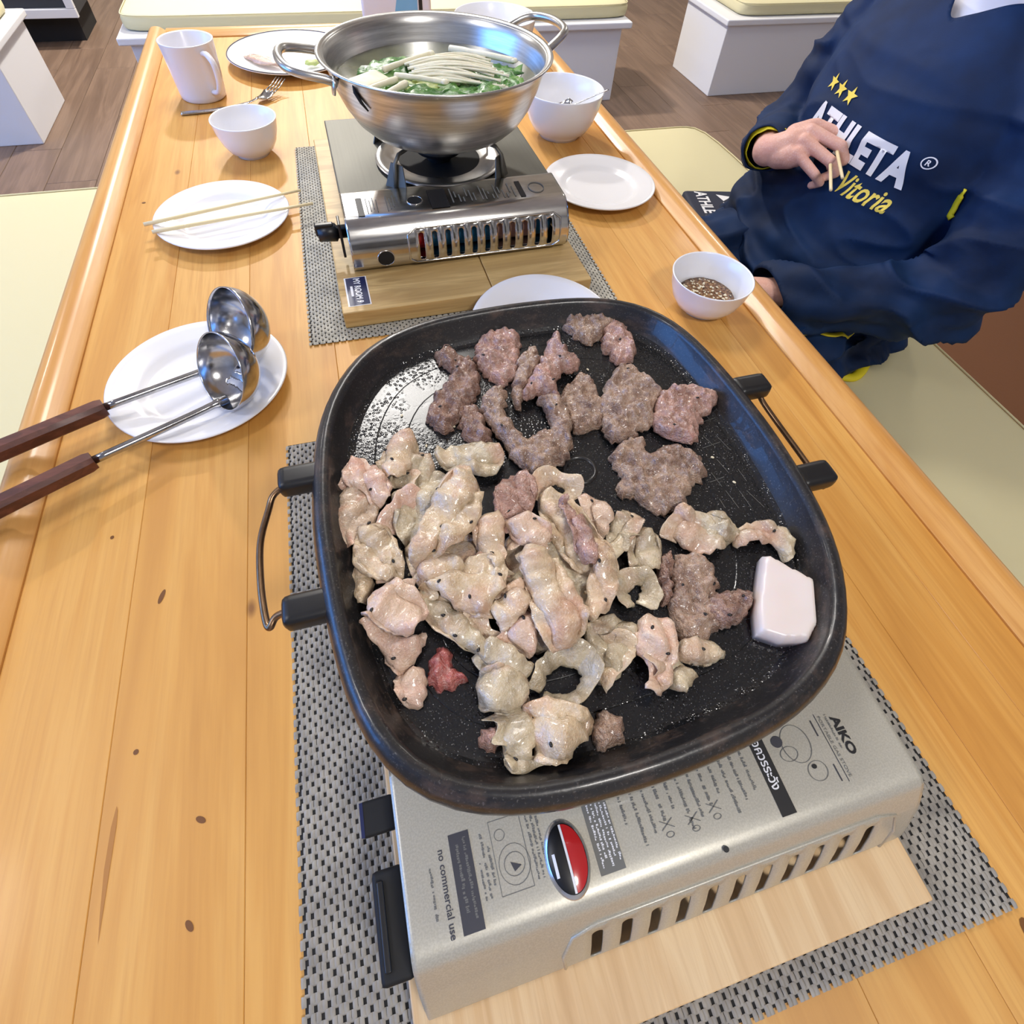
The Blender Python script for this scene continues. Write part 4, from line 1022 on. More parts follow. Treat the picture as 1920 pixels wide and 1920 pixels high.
PORK = [
    ('pork_pink', 1, [(-420, 2670), (-330, 2750), (-180, 2670), (-60, 2460), (-100, 2320), (-220, 2310), (-280, 2440), (-410, 2520)]),
    ('pork_salmon', 0, [(-460, 2470), (-400, 2580), (-250, 2440), (-190, 2260), (-290, 2100), (-390, 2020), (-480, 2080), (-500, 2290)]),
    ('pork_cream', 1, [(-150, 2710), (20, 2900), (170, 2900), (180, 2710), (90, 2550), (-20, 2470), (-110, 2550)]),
    ('pork_grey', 0, [(120, 2740), (250, 2730), (280, 2540), (180, 2360), (50, 2320), (-30, 2440), (-110, 2560)]),
    ('pork_grey', 0, [(310, 2690), (560, 2740), (730, 2730), (850, 2590), (760, 2400), (620, 2380), (490, 2440), (360, 2520)]),
    ('pork_cream', 3, [(140, 2090), (300, 2300), (470, 2440), (530, 2350), (560, 2120), (470, 1910), (340, 1780), (190, 1730), (30, 1690), (-40, 1770), (60, 1930)]),
    ('pork_cream', 1, [(-280, 2140), (-150, 2080), (-70, 1890), (-80, 1730), (-160, 1670), (-290, 1720), (-400, 1850), (-390, 2010)]),
    ('pork_cream', 0, [(-410, 1880), (-310, 1890), (-290, 1770), (-350, 1590), (-420, 1620), (-440, 1760)]),
    ('pork_pink', 2, [(-300, 1610), (-190, 1670), (-60, 1580), (20, 1430), (0, 1350), (-90, 1270), (-210, 1300), (-310, 1360), (-410, 1420), (-350, 1510)]),
    ('pork_pink', 0, [(-410, 1480), (-300, 1430), (-200, 1330), (-20, 1280), (-70, 1190), (-150, 1110), (-260, 1100), (-320, 1260), (-380, 1380)]),
    ('pork_pink', 0, [(-230, 1100), (-130, 1110), (-60, 1060), (-80, 940), (-150, 870), (-270, 960), (-260, 1050)]),
    ('pork_cream', 2, [(50, 1790), (230, 1770), (310, 1650), (220, 1550), (80, 1550), (0, 1640)]),
    ('pork_cream', 2, [(50, 1590), (230, 1630), (440, 1700), (580, 1580), (550, 1430), (440, 1340), (400, 1240), (240, 1320), (130, 1460)]),
    ('pork_grey', 1, [(0, 1550), (130, 1480), (240, 1310), (330, 1180), (430, 1080), (500, 960), (390, 960), (280, 1040), (140, 1170), (20, 1290), (-20, 1410)]),
    ('pork_cream', 2, [(430, 1930), (610, 2000), (670, 1870), (620, 1730), (590, 1570), (510, 1540), (470, 1670), (420, 1780)]),
    ('beef_pink', 1, [(690, 2230), (880, 2360), (1000, 2280), (970, 2080), (850, 1900), (700, 1800), (620, 1890), (630, 2070)]),
    ('pork_pink', 2, [(660, 1880), (850, 1920), (970, 1780), (950, 1670), (840, 1630), (710, 1710)]),
    ('pork_cream', 3, [(670, 1610), (810, 1660), (890, 1550), (950, 1400), (980, 1220), (970, 1040), (890, 960), (720, 940), (640, 1020), (650, 1200), (670, 1410)]),
    ('beef_pink', 3, [(1060, 1950), (1140, 1950), (1200, 1780), (1240, 1590), (1190, 1440), (1100, 1400), (1080, 1550), (1070, 1740)]),
    ('pork_cream', 1, [(990, 2080), (1160, 2090), (1270, 1910), (1330, 1620), (1250, 1430), (1080, 1390), (990, 1580), (940, 1810)]),
    ('pork_pink', 1, [(1280, 2010), (1390, 2010), (1460, 1800), (1380, 1660), (1290, 1680), (1260, 1840)]),
    ('pork_cream', 2, [(1180, 1630), (1330, 1550), (1310, 1310), (1200, 1140), (1020, 1060), (1020, 1190), (1130, 1400)]),
    ('pork_grey', 1, [(1430, 1730), (1590, 1810), (1680, 1760), (1650, 1630), (1500, 1540), (1320, 1410), (1310, 1540)]),
    ('pork_grey', 0, [(1500, 1560), (1690, 1650), (1750, 1550), (1680, 1350), (1570, 1330), (1450, 1400)]),
    ('pork_grey', 0, [(1950, 1730), (2070, 1750), (2140, 1660), (2280, 1670), (2350, 1560), (2360, 1440), (2200, 1360), (2050, 1340), (1920, 1410), (1880, 1560)]),
    ('pork_grey', 0, [(2320, 1450), (2460, 1500), (2640, 1480), (2740, 1390), (2690, 1220), (2610, 1150), (2570, 1270), (2460, 1340), (2300, 1340)]),
    ('pork_cream', 2, [(420, 1350), (600, 1450), (700, 1410), (690, 1280), (550, 1170), (440, 1160)]),
    ('pork_pink', 1, [(480, 1280), (660, 1270), (660, 1090), (600, 970), (490, 1050), (430, 1180)]),
    ('pork_grey', 1, [(230, 1060), (400, 1120), (550, 980), (570, 880), (420, 820), (310, 910)]),
    ('pork_grey', 0, [(1010, 1090), (1170, 1100), (1290, 1010), (1240, 860), (1090, 720), (960, 720), (940, 860)]),
    ('pork_grey', 1, [(260, 960), (400, 970), (520, 870), (500, 740), (390, 690), (230, 730), (210, 850)]),
    ('pork_grey', 0, [(310, 770), (440, 800), (530, 710), (520, 560), (410, 420), (300, 410), (280, 540)]),
    ('pork_cream', 1, [(460, 720), (650, 700), (840, 560), (850, 490), (710, 420), (610, 360), (460, 400), (470, 540)]),
    ('pork_pink', 1, [(1290, 960), (1420, 1030), (1520, 970), (1530, 820), (1440, 680), (1310, 550), (1200, 600), (1280, 720), (1230, 830)]),
    ('pork_grey', 0, [(1540, 820), (1710, 830), (1810, 770), (1830, 680), (1700, 640), (1570, 680), (1490, 750)]),
    ('pork_grey', 0, [(1440, 730), (1570, 680), (1560, 580), (1440, 530), (1370, 580)]),
    ('pork_grey', 0, [(300, 480), (450, 470), (560, 400), (430, 380), (300, 390)]),
    ('pork_cream', 0, [(-50, 1910), (300, 1950), (570, 1760), (600, 1460), (440, 1270), (180, 1380), (0, 1570)]),
    ('pork_grey', 0, [(660, 1820), (1010, 1870), (1150, 1570), (1110, 1250), (910, 1010), (650, 1000), (500, 1220), (540, 1510)]),
    ('pork_grey', 0, [(-80, 2370), (210, 2500), (450, 2450), (500, 2130), (290, 1910), (50, 1840), (-110, 2060)]),
]
ROLLS = [
    ('pork_pink', [(-150, 2050), (-140, 2180), (-40, 2270), (110, 2260), (150, 2180)], 0.02, 0.004),
    ('pork_pink', [(-420, 2520), (-390, 2650), (-300, 2670), (-200, 2590), (-240, 2450)], 0.016, 0.002),
    ('pork_cream', [(960, 2080), (1100, 2250), (1230, 2230), (1270, 2110), (1220, 2020)], 0.018, 0.002),
    ('pork_grey', [(540, 790), (610, 900), (750, 940), (890, 890), (930, 770), (840, 670), (700, 660), (590, 730)], 0.02, 0.003),
    ('pork_grey', [(1330, 1120), (1320, 1240), (1420, 1320), (1540, 1310), (1540, 1200), (1440, 1110)], 0.015, 0.001),
    ('pork_cream', [(310, 1180), (260, 1250), (290, 1290), (370, 1220), (400, 1140)], 0.01, 0.007),
    ('pork_pink', [(-60, 1560), (-140, 1600), (-250, 1530), (-250, 1420), (-140, 1380)], 0.016, 0.009),
    ('pork_cream', [(960, 720), (1090, 750), (1180, 860), (1160, 960), (1080, 930)], 0.014, 0.006),
    ('pork_cream', [(440, 1090), (530, 1220), (660, 1290), (660, 1370)], 0.014, 0.01),
    ('pork_grey', [(1840, 1520), (1930, 1660), (2050, 1640), (2140, 1510), (2030, 1430)], 0.014, 0.002),
    ('pork_cream', [(470, 1760), (550, 1620), (540, 1520)], 0.012, 0.012),
    ('pork_pink', [(680, 1760), (760, 1700), (860, 1710), (910, 1620)], 0.012, 0.011),
    ('pork_cream', [(880, 1900), (900, 1780), (990, 1740)], 0.013, 0.008),
    ('pork_cream', [(0, 1690), (50, 1580), (0, 1500)], 0.012, 0.01),
    ('pork_cream', [(1090, 1220), (1190, 1290), (1220, 1420)], 0.012, 0.01),
    ('pork_cream', [(-260, 1900), (-200, 1800), (-230, 1690)], 0.013, 0.006),
    ('pork_grey', [(290, 720), (310, 600), (330, 510)], 0.013, 0.005),
    ('pork_cream', [(650, 600), (740, 550), (800, 490)], 0.012, 0.006),
    ('pork_pink', [(1430, 910), (1350, 780), (1330, 650)], 0.014, 0.006),
    ('pork_cream', [(60, 2560), (100, 2400), (20, 2300)], 0.013, 0.005),
    ('pork_grey', [(1410, 1560), (1500, 1580), (1600, 1670)], 0.012, 0.006),
    ('pork_cream', [(200, 1380), (320, 1380), (470, 1470)], 0.012, 0.01),
]
FAT = [(2410, 1220), (2460, 1210), (2670, 960), (2520, 690), (2380, 600), (2210, 640), (2080, 730), (2150, 880)]
FLOORZ = GZ + FZ
def poly_smooth(pts, n=4, jit=.0, seed=0):
    P_ = [Vector((x / 10000, y / 10000, 0)) for x, y in pts]; out_ = catmull(P_, n, True); res = []
    m = len(out_)
    for i, p in enumerate(out_):
        t_ = out_[(i + 1) % m] - out_[i - 1]; n_ = Vector((t_.y, -t_.x, 0))
        if n_.length > 1e-9: n_.normalize()
        res.append(p + n_ * jit * (noise.noise(p * 190 + Vector((seed, 0, 0))) + .7 * noise.noise(p * 420 + Vector((seed, 5, 0)))))
    return res
def tri_fill(outl, h):
    xs = [p.x for p in outl]; ys = [p.y for p in outl]
    pts = [Vector((p.x, p.y)) for p in outl]; n_ = len(pts); edges = [(i, (i + 1) % n_) for i in range(n_)]
    row = 0; y = min(ys)
    def inside(x, y):
        c = False; j = n_ - 1
        for i in range(n_):
            if (pts[i].y > y) != (pts[j].y > y) and x < (pts[j].x - pts[i].x) * (y - pts[i].y) / (pts[j].y - pts[i].y) + pts[i].x: c = not c
            j = i
        return c
    def dist(x, y):
        d = 1e9
        for i in range(n_):
            a, b = pts[i], pts[(i + 1) % n_]; ab = b - a; l2 = ab.length_squared
            t_ = max(0, min(1, ((x - a.x) * ab.x + (y - a.y) * ab.y) / l2)) if l2 else 0
            d = min(d, math.hypot(a.x + ab.x * t_ - x, a.y + ab.y * t_ - y))
        return d
    ip = []
    while y < max(ys):
        x = min(xs) + (h / 2 if row % 2 else 0)
        while x < max(xs):
            if inside(x, y) and dist(x, y) > h * .55: ip.append(Vector((x, y)))
            x += h
        y += h * .866; row += 1
    r_ = geometry.delaunay_2d_cdt(pts + ip, edges, [], 1, 1e-7)
    V_ = r_[0]; F_ = [tuple(f) for f in r_[2]]
    D = [dist(v.x, v.y) for v in V_]
    return V_, F_, D
def boundary(F_):
    e = {}
    for f in F_:
        for a, b in zip(f, f[1:] + f[:1]): e[(a, b)] = e.get((a, b), 0) + 1
    return [(a, b) for (a, b) in e if (b, a) not in e]
SEEDS = random.Random(77)
def seeds_for(o, top, k_, mat='sesame_black'):
    vs, fs = [], []; used = []
    for _ in range(k_ * 6):
        c = Vector(SEEDS.choice(top))
        if len(used) >= k_: break
        if any((c - u_).length < .016 for u_ in used): continue
        used.append(c); blob(vs, fs, (c.x, c.y, c.z + .0004), .0011, 1.5, .95, .7, 8, 5, SEEDS.uniform(0, 3))
    s_ = fixn(mesh_obj('sesame_seeds', vs, fs, mat, o)); tag(s_, kind='stuff')
def pork_piece(style, layer, pts, seed, label, group, amp=.0062, th=.0030):
    q = random.Random(seed)
    outl = poly_smooth(pts, 5, .0022, seed); V_, F_, D = tri_fill(outl, .0018)
    if not F_: return None
    c = sum((v for v in V_), Vector((0, 0))) / len(V_)
    # principal direction -> folds run along it
    sxx = sum((v.x - c.x) ** 2 for v in V_); syy = sum((v.y - c.y) ** 2 for v in V_); sxy = sum((v.x - c.x) * (v.y - c.y) for v in V_)
    th0 = .5 * math.atan2(2 * sxy, sxx - syy) + q.uniform(-.5, .5)
    f1 = Vector((-math.sin(th0), math.cos(th0))); f2 = Vector((math.cos(th0), math.sin(th0)))
    k1 = 2 * math.pi / q.uniform(.017, .026); k2 = 2 * math.pi / q.uniform(.03, .045); p1, p2 = q.uniform(0, 6.28), q.uniform(0, 6.28)
    base = FLOORZ + .0035 + layer * .0062
    top, bot = [], []
    hw = max(abs((v - c).dot(f1)) for v in V_)
    rolls = {sg: (q.uniform(.42, .72), R(q.uniform(70, 210))) if q.random() < .72 else None for sg in (-1, 1)}
    for v, d in zip(V_, D):
        r_ = v - c
        wv = 1.9 * noise.noise(Vector((v.x * 55, v.y * 55, seed * 1.7)))
        a1 = k1 * r_.dot(f1) + p1 + wv; a2 = k2 * r_.dot(f2) + p2 + wv * .7
        rid = 1 - 2.4 * abs(noise.noise(Vector((v.x * 48 + seed * 3.1, v.y * 48, seed * .7))))
        z = amp * (.60 * math.sin(a1) + .30 * math.sin(a2)) + .0034 * max(0, rid) ** 1.5 + .0020 * noise.noise(Vector((v.x * 150, v.y * 150, seed))) + .0008 * noise.noise(Vector((v.x * 420, v.y * 420, seed)))
        dome = .0055 * (1 - math.exp(-d / .010))
        curl = .0075 * math.exp(-d / .0040) * (noise.noise(Vector((v.x * 42 + seed, v.y * 42, 2))) + .12)
        lean = .0055 * math.cos(a1) * min(1, d / .006)
        al = r_.dot(f1); ac = r_.dot(f2); sg = 1 if al > 0 else -1; nz, nf = 1, 0; zr = 0
        if rolls[sg]:
            s0, A_ = rolls[sg]; s0 = max(.25, s0 + .22 * noise.noise(Vector((ac * 60, seed, sg)))); L_ = abs(al) - s0 * hw
            if L_ > 0:
                ro = max(.0028, (1 - s0) * hw / A_); an = min(L_ / ro, A_)
                al = sg * (s0 * hw + ro * math.sin(an)); zr = ro * (1 - math.cos(an)); nz, nf = math.cos(an), -sg * math.sin(an); z *= .55; dome *= .6
        al -= lean
        x = c.x + f1.x * al + f2.x * ac; y = c.y + f1.y * al + f2.y * ac
        zc = base + dome + z + curl * 1.2 + zr * 1.25
        e = min(1, d / .0022); e = math.sqrt(max(0, 1 - (1 - e) ** 2))
        t_ = th * .5 * (.25 + .75 * e)
        zc = max(zc, FLOORZ + t_ + .0002)
        top.append((x + f1.x * nf * t_, y + f1.y * nf * t_, zc + t_ * nz)); bot.append((x - f1.x * nf * t_, y - f1.y * nf * t_, zc - t_ * nz))
    n_ = len(V_); vs = top + bot
    fs = list(F_) + [tuple(n_ + i for i in reversed(f)) for f in F_] + [(b, a, n_ + a, n_ + b) for a, b in boundary(F_)]
    cz = Vector((c.x, c.y, FLOORZ)); o = fixn(mesh_obj('pork_slice', [Vector(p) - cz for p in vs], fs, style, None, True, cz))
    tag(o, label, 'meat', group)
    inn_ = [Vector(p) - cz for p, d in zip(top, D) if d > .004]
    if inn_ and layer > 0 or (inn_ and q.random() < .6): seeds_for(o, inn_, 1 if len(inn_) < 160 else q.choice((1, 2, 3, 4)))
    return o
def beef_piece(style, layer, pts, seed, label, group):
    q = random.Random(seed + 500)
    outl = poly_smooth(pts, 6, .0038, seed); V_, F_, D = tri_fill(outl, .0014)
    if not F_: return None
    c = sum((v for v in V_), Vector((0, 0))) / len(V_); top, bot = [], []
    for v, d in zip(V_, D):
        p = Vector((v.x, v.y, seed * .37))
        lump = noise.noise(Vector((v.x * 75, v.y * 75, seed))) * .0055 + noise.noise(Vector((v.x * 170, v.y * 170, seed))) * .0042 + (.5 - abs(noise.noise(Vector((v.x * 330, v.y * 330, seed))))) * .0036
        e = min(1, d / .006); e = math.sqrt(max(0, 1 - (1 - e) ** 2))
        h = e * (.0080 + .0018 * (1 - math.exp(-d / .012)) + lump)
        zb = FLOORZ + layer * .0035
        top.append((v.x + .0015 * noise.noise(p * 200), v.y + .0015 * noise.noise(p * 210 + Vector((9, 0, 0))), zb + .0012 + max(.0006, h))); bot.append((v.x, v.y, zb + .0002))
    n_ = len(V_); vs = top + bot
    fs = list(F_) + [tuple(n_ + i for i in reversed(f)) for f in F_] + [(b, a, n_ + a, n_ + b) for a, b in boundary(F_)]
    cz = Vector((c.x, c.y, FLOORZ)); o = fixn(mesh_obj('beef_piece', [Vector(p) - cz for p in vs], fs, style, None, True, cz))
    tag(o, label, 'meat', group)
    if q.random() < .55: seeds_for(o, [Vector(p) - cz for p, d in zip(top, D) if d > .003], q.choice((1, 2, 3)))
    return o
def roll_piece(style, pts, width, zo, seed, label, group):
    P_ = [Vector((x / 10000, y / 10000, 0)) for x, y in pts]; sp_ = catmull(P_, 7); m = len(sp_); nv = 8; q = random.Random(seed)
    c = sum(sp_, Vector()) / m; vs = []
    z0 = FLOORZ + zo + .001; ph = q.uniform(0, 6)
    for s_ in (1, -1):
        for i, p in enumerate(sp_):
            t_ = (sp_[min(i + 1, m - 1)] - sp_[max(i - 1, 0)]).normalized(); n_ = Vector((t_.y, -t_.x, 0)); u_ = i / (m - 1)
            if n_.dot(p - c) < 0: n_ = -n_
            wd_ = width * (.35 + .4 * math.sin(math.pi * u_)) * (1 + .5 * noise.noise(p * 110))
            for j in range(nv + 1):
                v_ = j / nv; flare = -.006 + v_ * .007 + (v_ - .3) ** 2 * .008 + .0035 * math.sin(u_ * 11 + ph) * v_ + .002 * noise.noise(p * 160)
                th_ = .0019 * (1 - (2 * v_ - 1) ** 6) * (1 if 0 < i < m - 1 else .3) + .0002
                w_ = .0010 * noise.noise(Vector((p.x * 300, p.y * 300, v_ * 3 + seed)))
                vs.append(p + n_ * (flare + w_ + s_ * th_) + Vector((0, 0, z0 + wd_ * v_ * .95)))
    k_ = (nv + 1); h_ = m * k_; fs = []
    for i in range(m - 1):
        for j in range(nv):
            a = i * k_ + j; fs += [(a, a + k_, a + k_ + 1, a + 1), (h_ + a, h_ + a + 1, h_ + a + k_ + 1, h_ + a + k_)]
    for i in range(m - 1):
        for j in (0, nv): a = i * k_ + j; fs.append((a, a + k_, h_ + a + k_, h_ + a))
    for i in (0, m - 1):
        for j in range(nv): a = i * k_ + j; fs.append((a, a + 1, h_ + a + 1, h_ + a))
    cz = Vector((c.x, c.y, FLOORZ)); o = fixn(mesh_obj('pork_curl', [v - cz for v in vs], fs, style, None, True, cz))
    tag(o, label, 'meat', group); return o
BL = ['grey-brown beef piece closest to the plate under the pan edge', 'pinkish browned beef piece touching the piece beside the plate', 'pinkish rounded beef piece beside the two small dark ones', 'small dark brown beef scrap above the glossy brown piece',
      'long glossy brown beef piece beside the oily pan corner', 'brown beef piece between the glossy piece and the pale pork', 'large U-shaped grey-brown beef piece around a bare patch of pan', 'pink-tipped upright beef piece behind the U-shaped one',
      'narrow grey beef strip between two pinkish pieces', 'grey-brown beef piece between the U-shaped piece and the widest one', 'wide crumbly grey-brown beef piece beside the pink one', 'pink half-cooked beef piece next to the pan wall by the lugs',
      'largest crumbly beef piece standing alone on the bare pan', 'grey-brown beef piece between the pork pile and the fat block', 'brown folded beef lobe pointing at the fat block', 'narrow brown beef sliver against the pork pile',
      'small ring-shaped beef scrap at the pan edge by the stove lettering', 'tiny pink beef scrap at the pan edge by the badge', 'small raw red beef scrap among the pork slices']
PL = ['pink-edged pork slice in the pan corner by the wire handle', 'pork slice with a salmon pink edge against the pan wall', 'upright cream pork slice at the oily end of the pile', 'greyish pork slice behind the curled loop', 'translucent pork slice touching the brown beef',
      'broad cream pork slice on top of the pile beside the loop', 'cream pork slice along the wire handle wall', 'narrow cream pork slice hanging to the wall by the wire handle', 'pale pink bunched pork slice next to the raw red scrap', 'pale pink pork slice under the bunched one', 'small pink pork slice pointing at the pan edge by the dial',
      'small cream pork slice under the broad top one', 'wide cream pork slice in the middle of the pile', 'long greyish pork slice running from the pile to the near rim', 'narrow cream pork strip in the centre of the pile', 'lean pinkish piece at the top of the pile near the U-shaped beef', 'small pink pork slice next to the reddish strip',
      'large flat cream pork slice on the top of the pile', 'reddish lean strip lying on the pork pile', 'cream pork slice under the reddish strip', 'pink pork slice beside the reddish strip facing the bare pan', 'cream pork slice between the large flat one and the greyish ones', 'greyish pork slice at the bare middle of the pan', 'greyish pork slice below the one at the bare middle',
      'crinkled greyish pork slice standing apart by the largest beef', 'thin greyish pork slice reaching over to the fat block', 'cream pork slice left of the large flat one', 'pink pork slice under the edge of the large flat one', 'greyish pork slice beside the loop with a dark hollow', 'greyish pork slice between the loop and the pink upright one',
      'greyish rounded pork slice below the long one', 'greyish pork slice at the rim end of the pile', 'broad cream pork slice at the rim end of the pile', 'pale pink upright pork slice beside the lone grey-brown beef', 'small translucent pork slice below the grey-brown beef', 'smallest translucent pork scrap beside the pink upright slice', 'thin pork scrap touching the near pan wall',
      'cream pork slice buried under the middle of the pile', 'greyish pork slice buried under the large flat one', 'greyish pork slice buried under the broad top one']
RL = ['pink-rimmed pork slice curled into an open loop', 'pink pork slice curled on edge in the corner by the wire handle', 'cream pork slice curled beside the drain ring', 'greyish pork slice curled round a dark hollow near the rim', 'greyish pork slice curled at the bare middle of the pan', 'small cream curl on the long greyish slice',
      'pink curl on top of the bunched pork slice', 'cream curl between the dark hollow and the pink upright slice', 'cream curl beside the large flat slice', 'pale curl on the crinkled slice standing apart']
for i, (s_, l_, p_) in enumerate(BEEF): beef_piece(s_, l_, p_, i + 1, BL[i], 'beef pieces on the grill pan')
for i, (s_, l_, p_) in enumerate(PORK): pork_piece(s_, l_, p_, i + 31, PL[i], 'pork slices on the grill pan')
for i, (s_, p_, w_, z_) in enumerate(ROLLS): roll_piece(s_, p_, w_, z_, i + 91, RL[i] if i < len(RL) else 'short curled pork strip tucked between the pork slices', 'curled pork slices on the grill pan' if i < len(RL) else 'short curled pork strips')
# white fat block
fp = []
for a, b in zip(FAT, FAT[1:] + FAT[:1]): fp += [(a[0] + (b[0] - a[0]) * t_, a[1] + (b[1] - a[1]) * t_) for t_ in (.08, .5, .92)]
outl = poly_smooth(fp, 3); V_, F_, D = tri_fill(outl, .0022); c = sum(V_, Vector((0, 0))) / len(V_); top, bot = [], []
for v, d in zip(V_, D):
    e = min(1, d / .0035); e = math.sqrt(max(0, 1 - (1 - e) ** 2)); top.append((v.x, v.y, FLOORZ + .009 + .0055 * e + .001 * noise.noise(Vector((v.x * 60, v.y * 60, 0))))); bot.append((v.x, v.y, FLOORZ + .0003))
n_ = len(V_); cz = Vector((c.x, c.y, FLOORZ))
o = fixn(mesh_obj('fat_block', [Vector(p) - cz for p in top + bot], list(F_) + [tuple(n_ + i for i in reversed(f)) for f in F_] + [(b, a, n_ + a, n_ + b) for a, b in boundary(F_)], 'white_fat', None, True, cz))
tag(o, 'smooth white block of pork fat against the pan wall', 'meat')
# loose white sesame seeds on the pan
vs, fs = [], []
rnd = random.Random(21)
for i in range(26):
    a = rnd.uniform(0, 6.28); r_ = rnd.uniform(.1, .155); blob(vs, fs, (r_ * math.cos(a) * .95, r_ * math.sin(a), FZ + .0008), .0011, 1.5, 1, .7, 8, 5, rnd.uniform(0, 3))
o = fixn(mesh_obj('sesame_seeds', vs, fs, 'sesame_white', None, True, (GC.x, GC.y, GZ))); tag(o, 'loose white sesame seeds scattered on the grill pan', 'sesame seeds', kind='stuff')

# ------------------------------------------------------------------ the seated person
def ball(vs, fs, c, r, n=14, m=9):
    b = len(vs); c = Vector(c); vs.append(c + Vector((0, 0, r)))
    for i in range(1, m):
        th = math.pi * i / m
        for j in range(n): ph = 2 * math.pi * j / n; vs.append(c + Vector((math.sin(th) * math.cos(ph), math.sin(th) * math.sin(ph), math.cos(th))) * r)
    vs.append(c - Vector((0, 0, r))); e = len(vs) - 1
    for j in range(n):
        fs.append((b, b + 1 + j, b + 1 + (j + 1) % n)); k_ = b + 1 + (m - 2) * n; fs.append((e, k_ + (j + 1) % n, k_ + j))
    for i in range(m - 2):
        for j in range(n): a = b + 1 + i * n; fs.append((a + j, a + n + j, a + n + (j + 1) % n, a + (j + 1) % n))
def chain(vs, fs, pts, n=14):
    """sphere-swept limb: pts = (x, y, z, r)"""
    for p in pts: ball(vs, fs, p[:3], p[3], n)
    for p, q in zip(pts, pts[1:]):
        a, b = Vector(p[:3]), Vector(q[:3])
        if (b - a).length < 1e-6: continue
        v2, f2 = tube_data([a, b], [p[3], q[3]], n); k_ = len(vs); vs += v2; fs += [tuple(k_ + i for i in f) for f in f2]
def rings(vs, fs, rs, n=40, pw=2.3):
    b0 = len(vs)
    for (z, cx, cy, rx, ry) in rs:
        for j in range(n):
            a = 2 * math.pi * j / n; c, s = math.cos(a), math.sin(a); k_ = (abs(c) ** pw + abs(s) ** pw) ** (-1 / pw); vs.append(Vector((cx + rx * c * k_, cy + ry * s * k_, z)))
    m = len(rs)
    for i in range(m - 1):
        for j in range(n): fs.append((b0 + i * n + j, b0 + i * n + (j + 1) % n, b0 + (i + 1) * n + (j + 1) % n, b0 + (i + 1) * n + j))
    fs.append(tuple(reversed(range(b0, b0 + n)))); fs.append(tuple(range(b0 + (m - 1) * n, b0 + m * n)))
def remesh(name, vs, fs, vox, mat, parent, smooth=4, org=(0, 0, 0)):
    me = bpy.data.meshes.new('tmp'); me.from_pydata([tuple(v) for v in vs], [], fs); me.update()
    bm = bmesh.new(); bm.from_mesh(me); bmesh.ops.recalc_face_normals(bm, faces=bm.faces); bm.to_mesh(me); bm.free()
    o = bpy.data.objects.new('tmp', me); COL.objects.link(o)
    md = o.modifiers.new('r', 'REMESH'); md.mode = 'VOXEL'; md.voxel_size = vox
    if smooth: s_ = o.modifiers.new('s', 'SMOOTH'); s_.iterations = smooth; s_.factor = .5
    dg = bpy.context.evaluated_depsgraph_get(); m2 = bpy.data.meshes.new_from_object(o.evaluated_get(dg)); bpy.data.objects.remove(o); bpy.data.meshes.remove(me)
    m2.name = name; m2.materials.clear(); m2.polygons.foreach_set('use_smooth', [True] * len(m2.polygons))
    og = Vector(org)
    for v in m2.vertices: v.co -= og
    return link(name, m2, mat, parent)
HIP = Vector((1.0, .83, .409))
person = thing('person', 'person in a navy pullover seated on the bench holding chopsticks', 'person', HIP)
# --- body: one continuous skin surface
vs, fs = [], []
rings(vs, fs, [(.44, 1.02, .83, .13, .17), (.55, 1.0, .83, .14, .17), (.70, 1.01, .83, .11, .165), (.84, 1.03, .835, .11, .175), (.92, 1.05, .84, .095, .17), (.97, 1.065, .845, .07, .10), (1.0, 1.07, .847, .055, .058)])
chain(vs, fs, [(1.07, .848, .97, .055), (1.06, .85, 1.06, .052)])
# head
rings(vs, fs, [(1.035, 1.03, .852, .035, .03), (1.055, 1.025, .852, .062, .05), (1.09, 1.03, .852, .083, .064), (1.14, 1.035, .852, .093, .072), (1.19, 1.04, .852, .097, .075), (1.23, 1.045, .852, .09, .07), (1.258, 1.05, .852, .065, .052), (1.272, 1.05, .852, .03, .025)], 32, 2.0)
chain(vs, fs, [(.948, .852, 1.168, .009), (.938, .852, 1.145, .010), (.929, .852, 1.128, .013)]); chain(vs, fs, [(.958, .812, 1.180, .010), (.948, .834, 1.183, .010), (.946, .852, 1.178, .010), (.948, .870, 1.183, .010), (.958, .892, 1.180, .010)]); chain(vs, fs, [(.962, .852, 1.058, .022), (.966, .84, 1.062, .02), (.966, .864, 1.062, .02)]); chain(vs, fs, [(.972, .812, 1.135, .018), (.985, .80, 1.11, .02)]); chain(vs, fs, [(.972, .892, 1.135, .018), (.985, .904, 1.11, .02)]); chain(vs, fs, [(.95, .838, 1.092, .008), (.944, .852, 1.09, .009), (.95, .866, 1.092, .008)])
for sg in (-1, 1): chain(vs, fs, [(1.045, .852 + sg * .078, 1.16, .012), (1.05, .852 + sg * .08, 1.125, .009)])
# arms
chain(vs, fs, [(1.05, 1.01, .925, .05), (1.01, 1.055, .81, .044), (.95, 1.062, .705, .038), (.855, .985, .72, .034), (.775, .895, .742, .027)])
chain(vs, fs, [(1.05, .69, .92, .046), (1.015, .60, .80, .042), (.962, .54, .668, .034), (.84, .60, .625, .03), (.70, .668, .60, .026)])
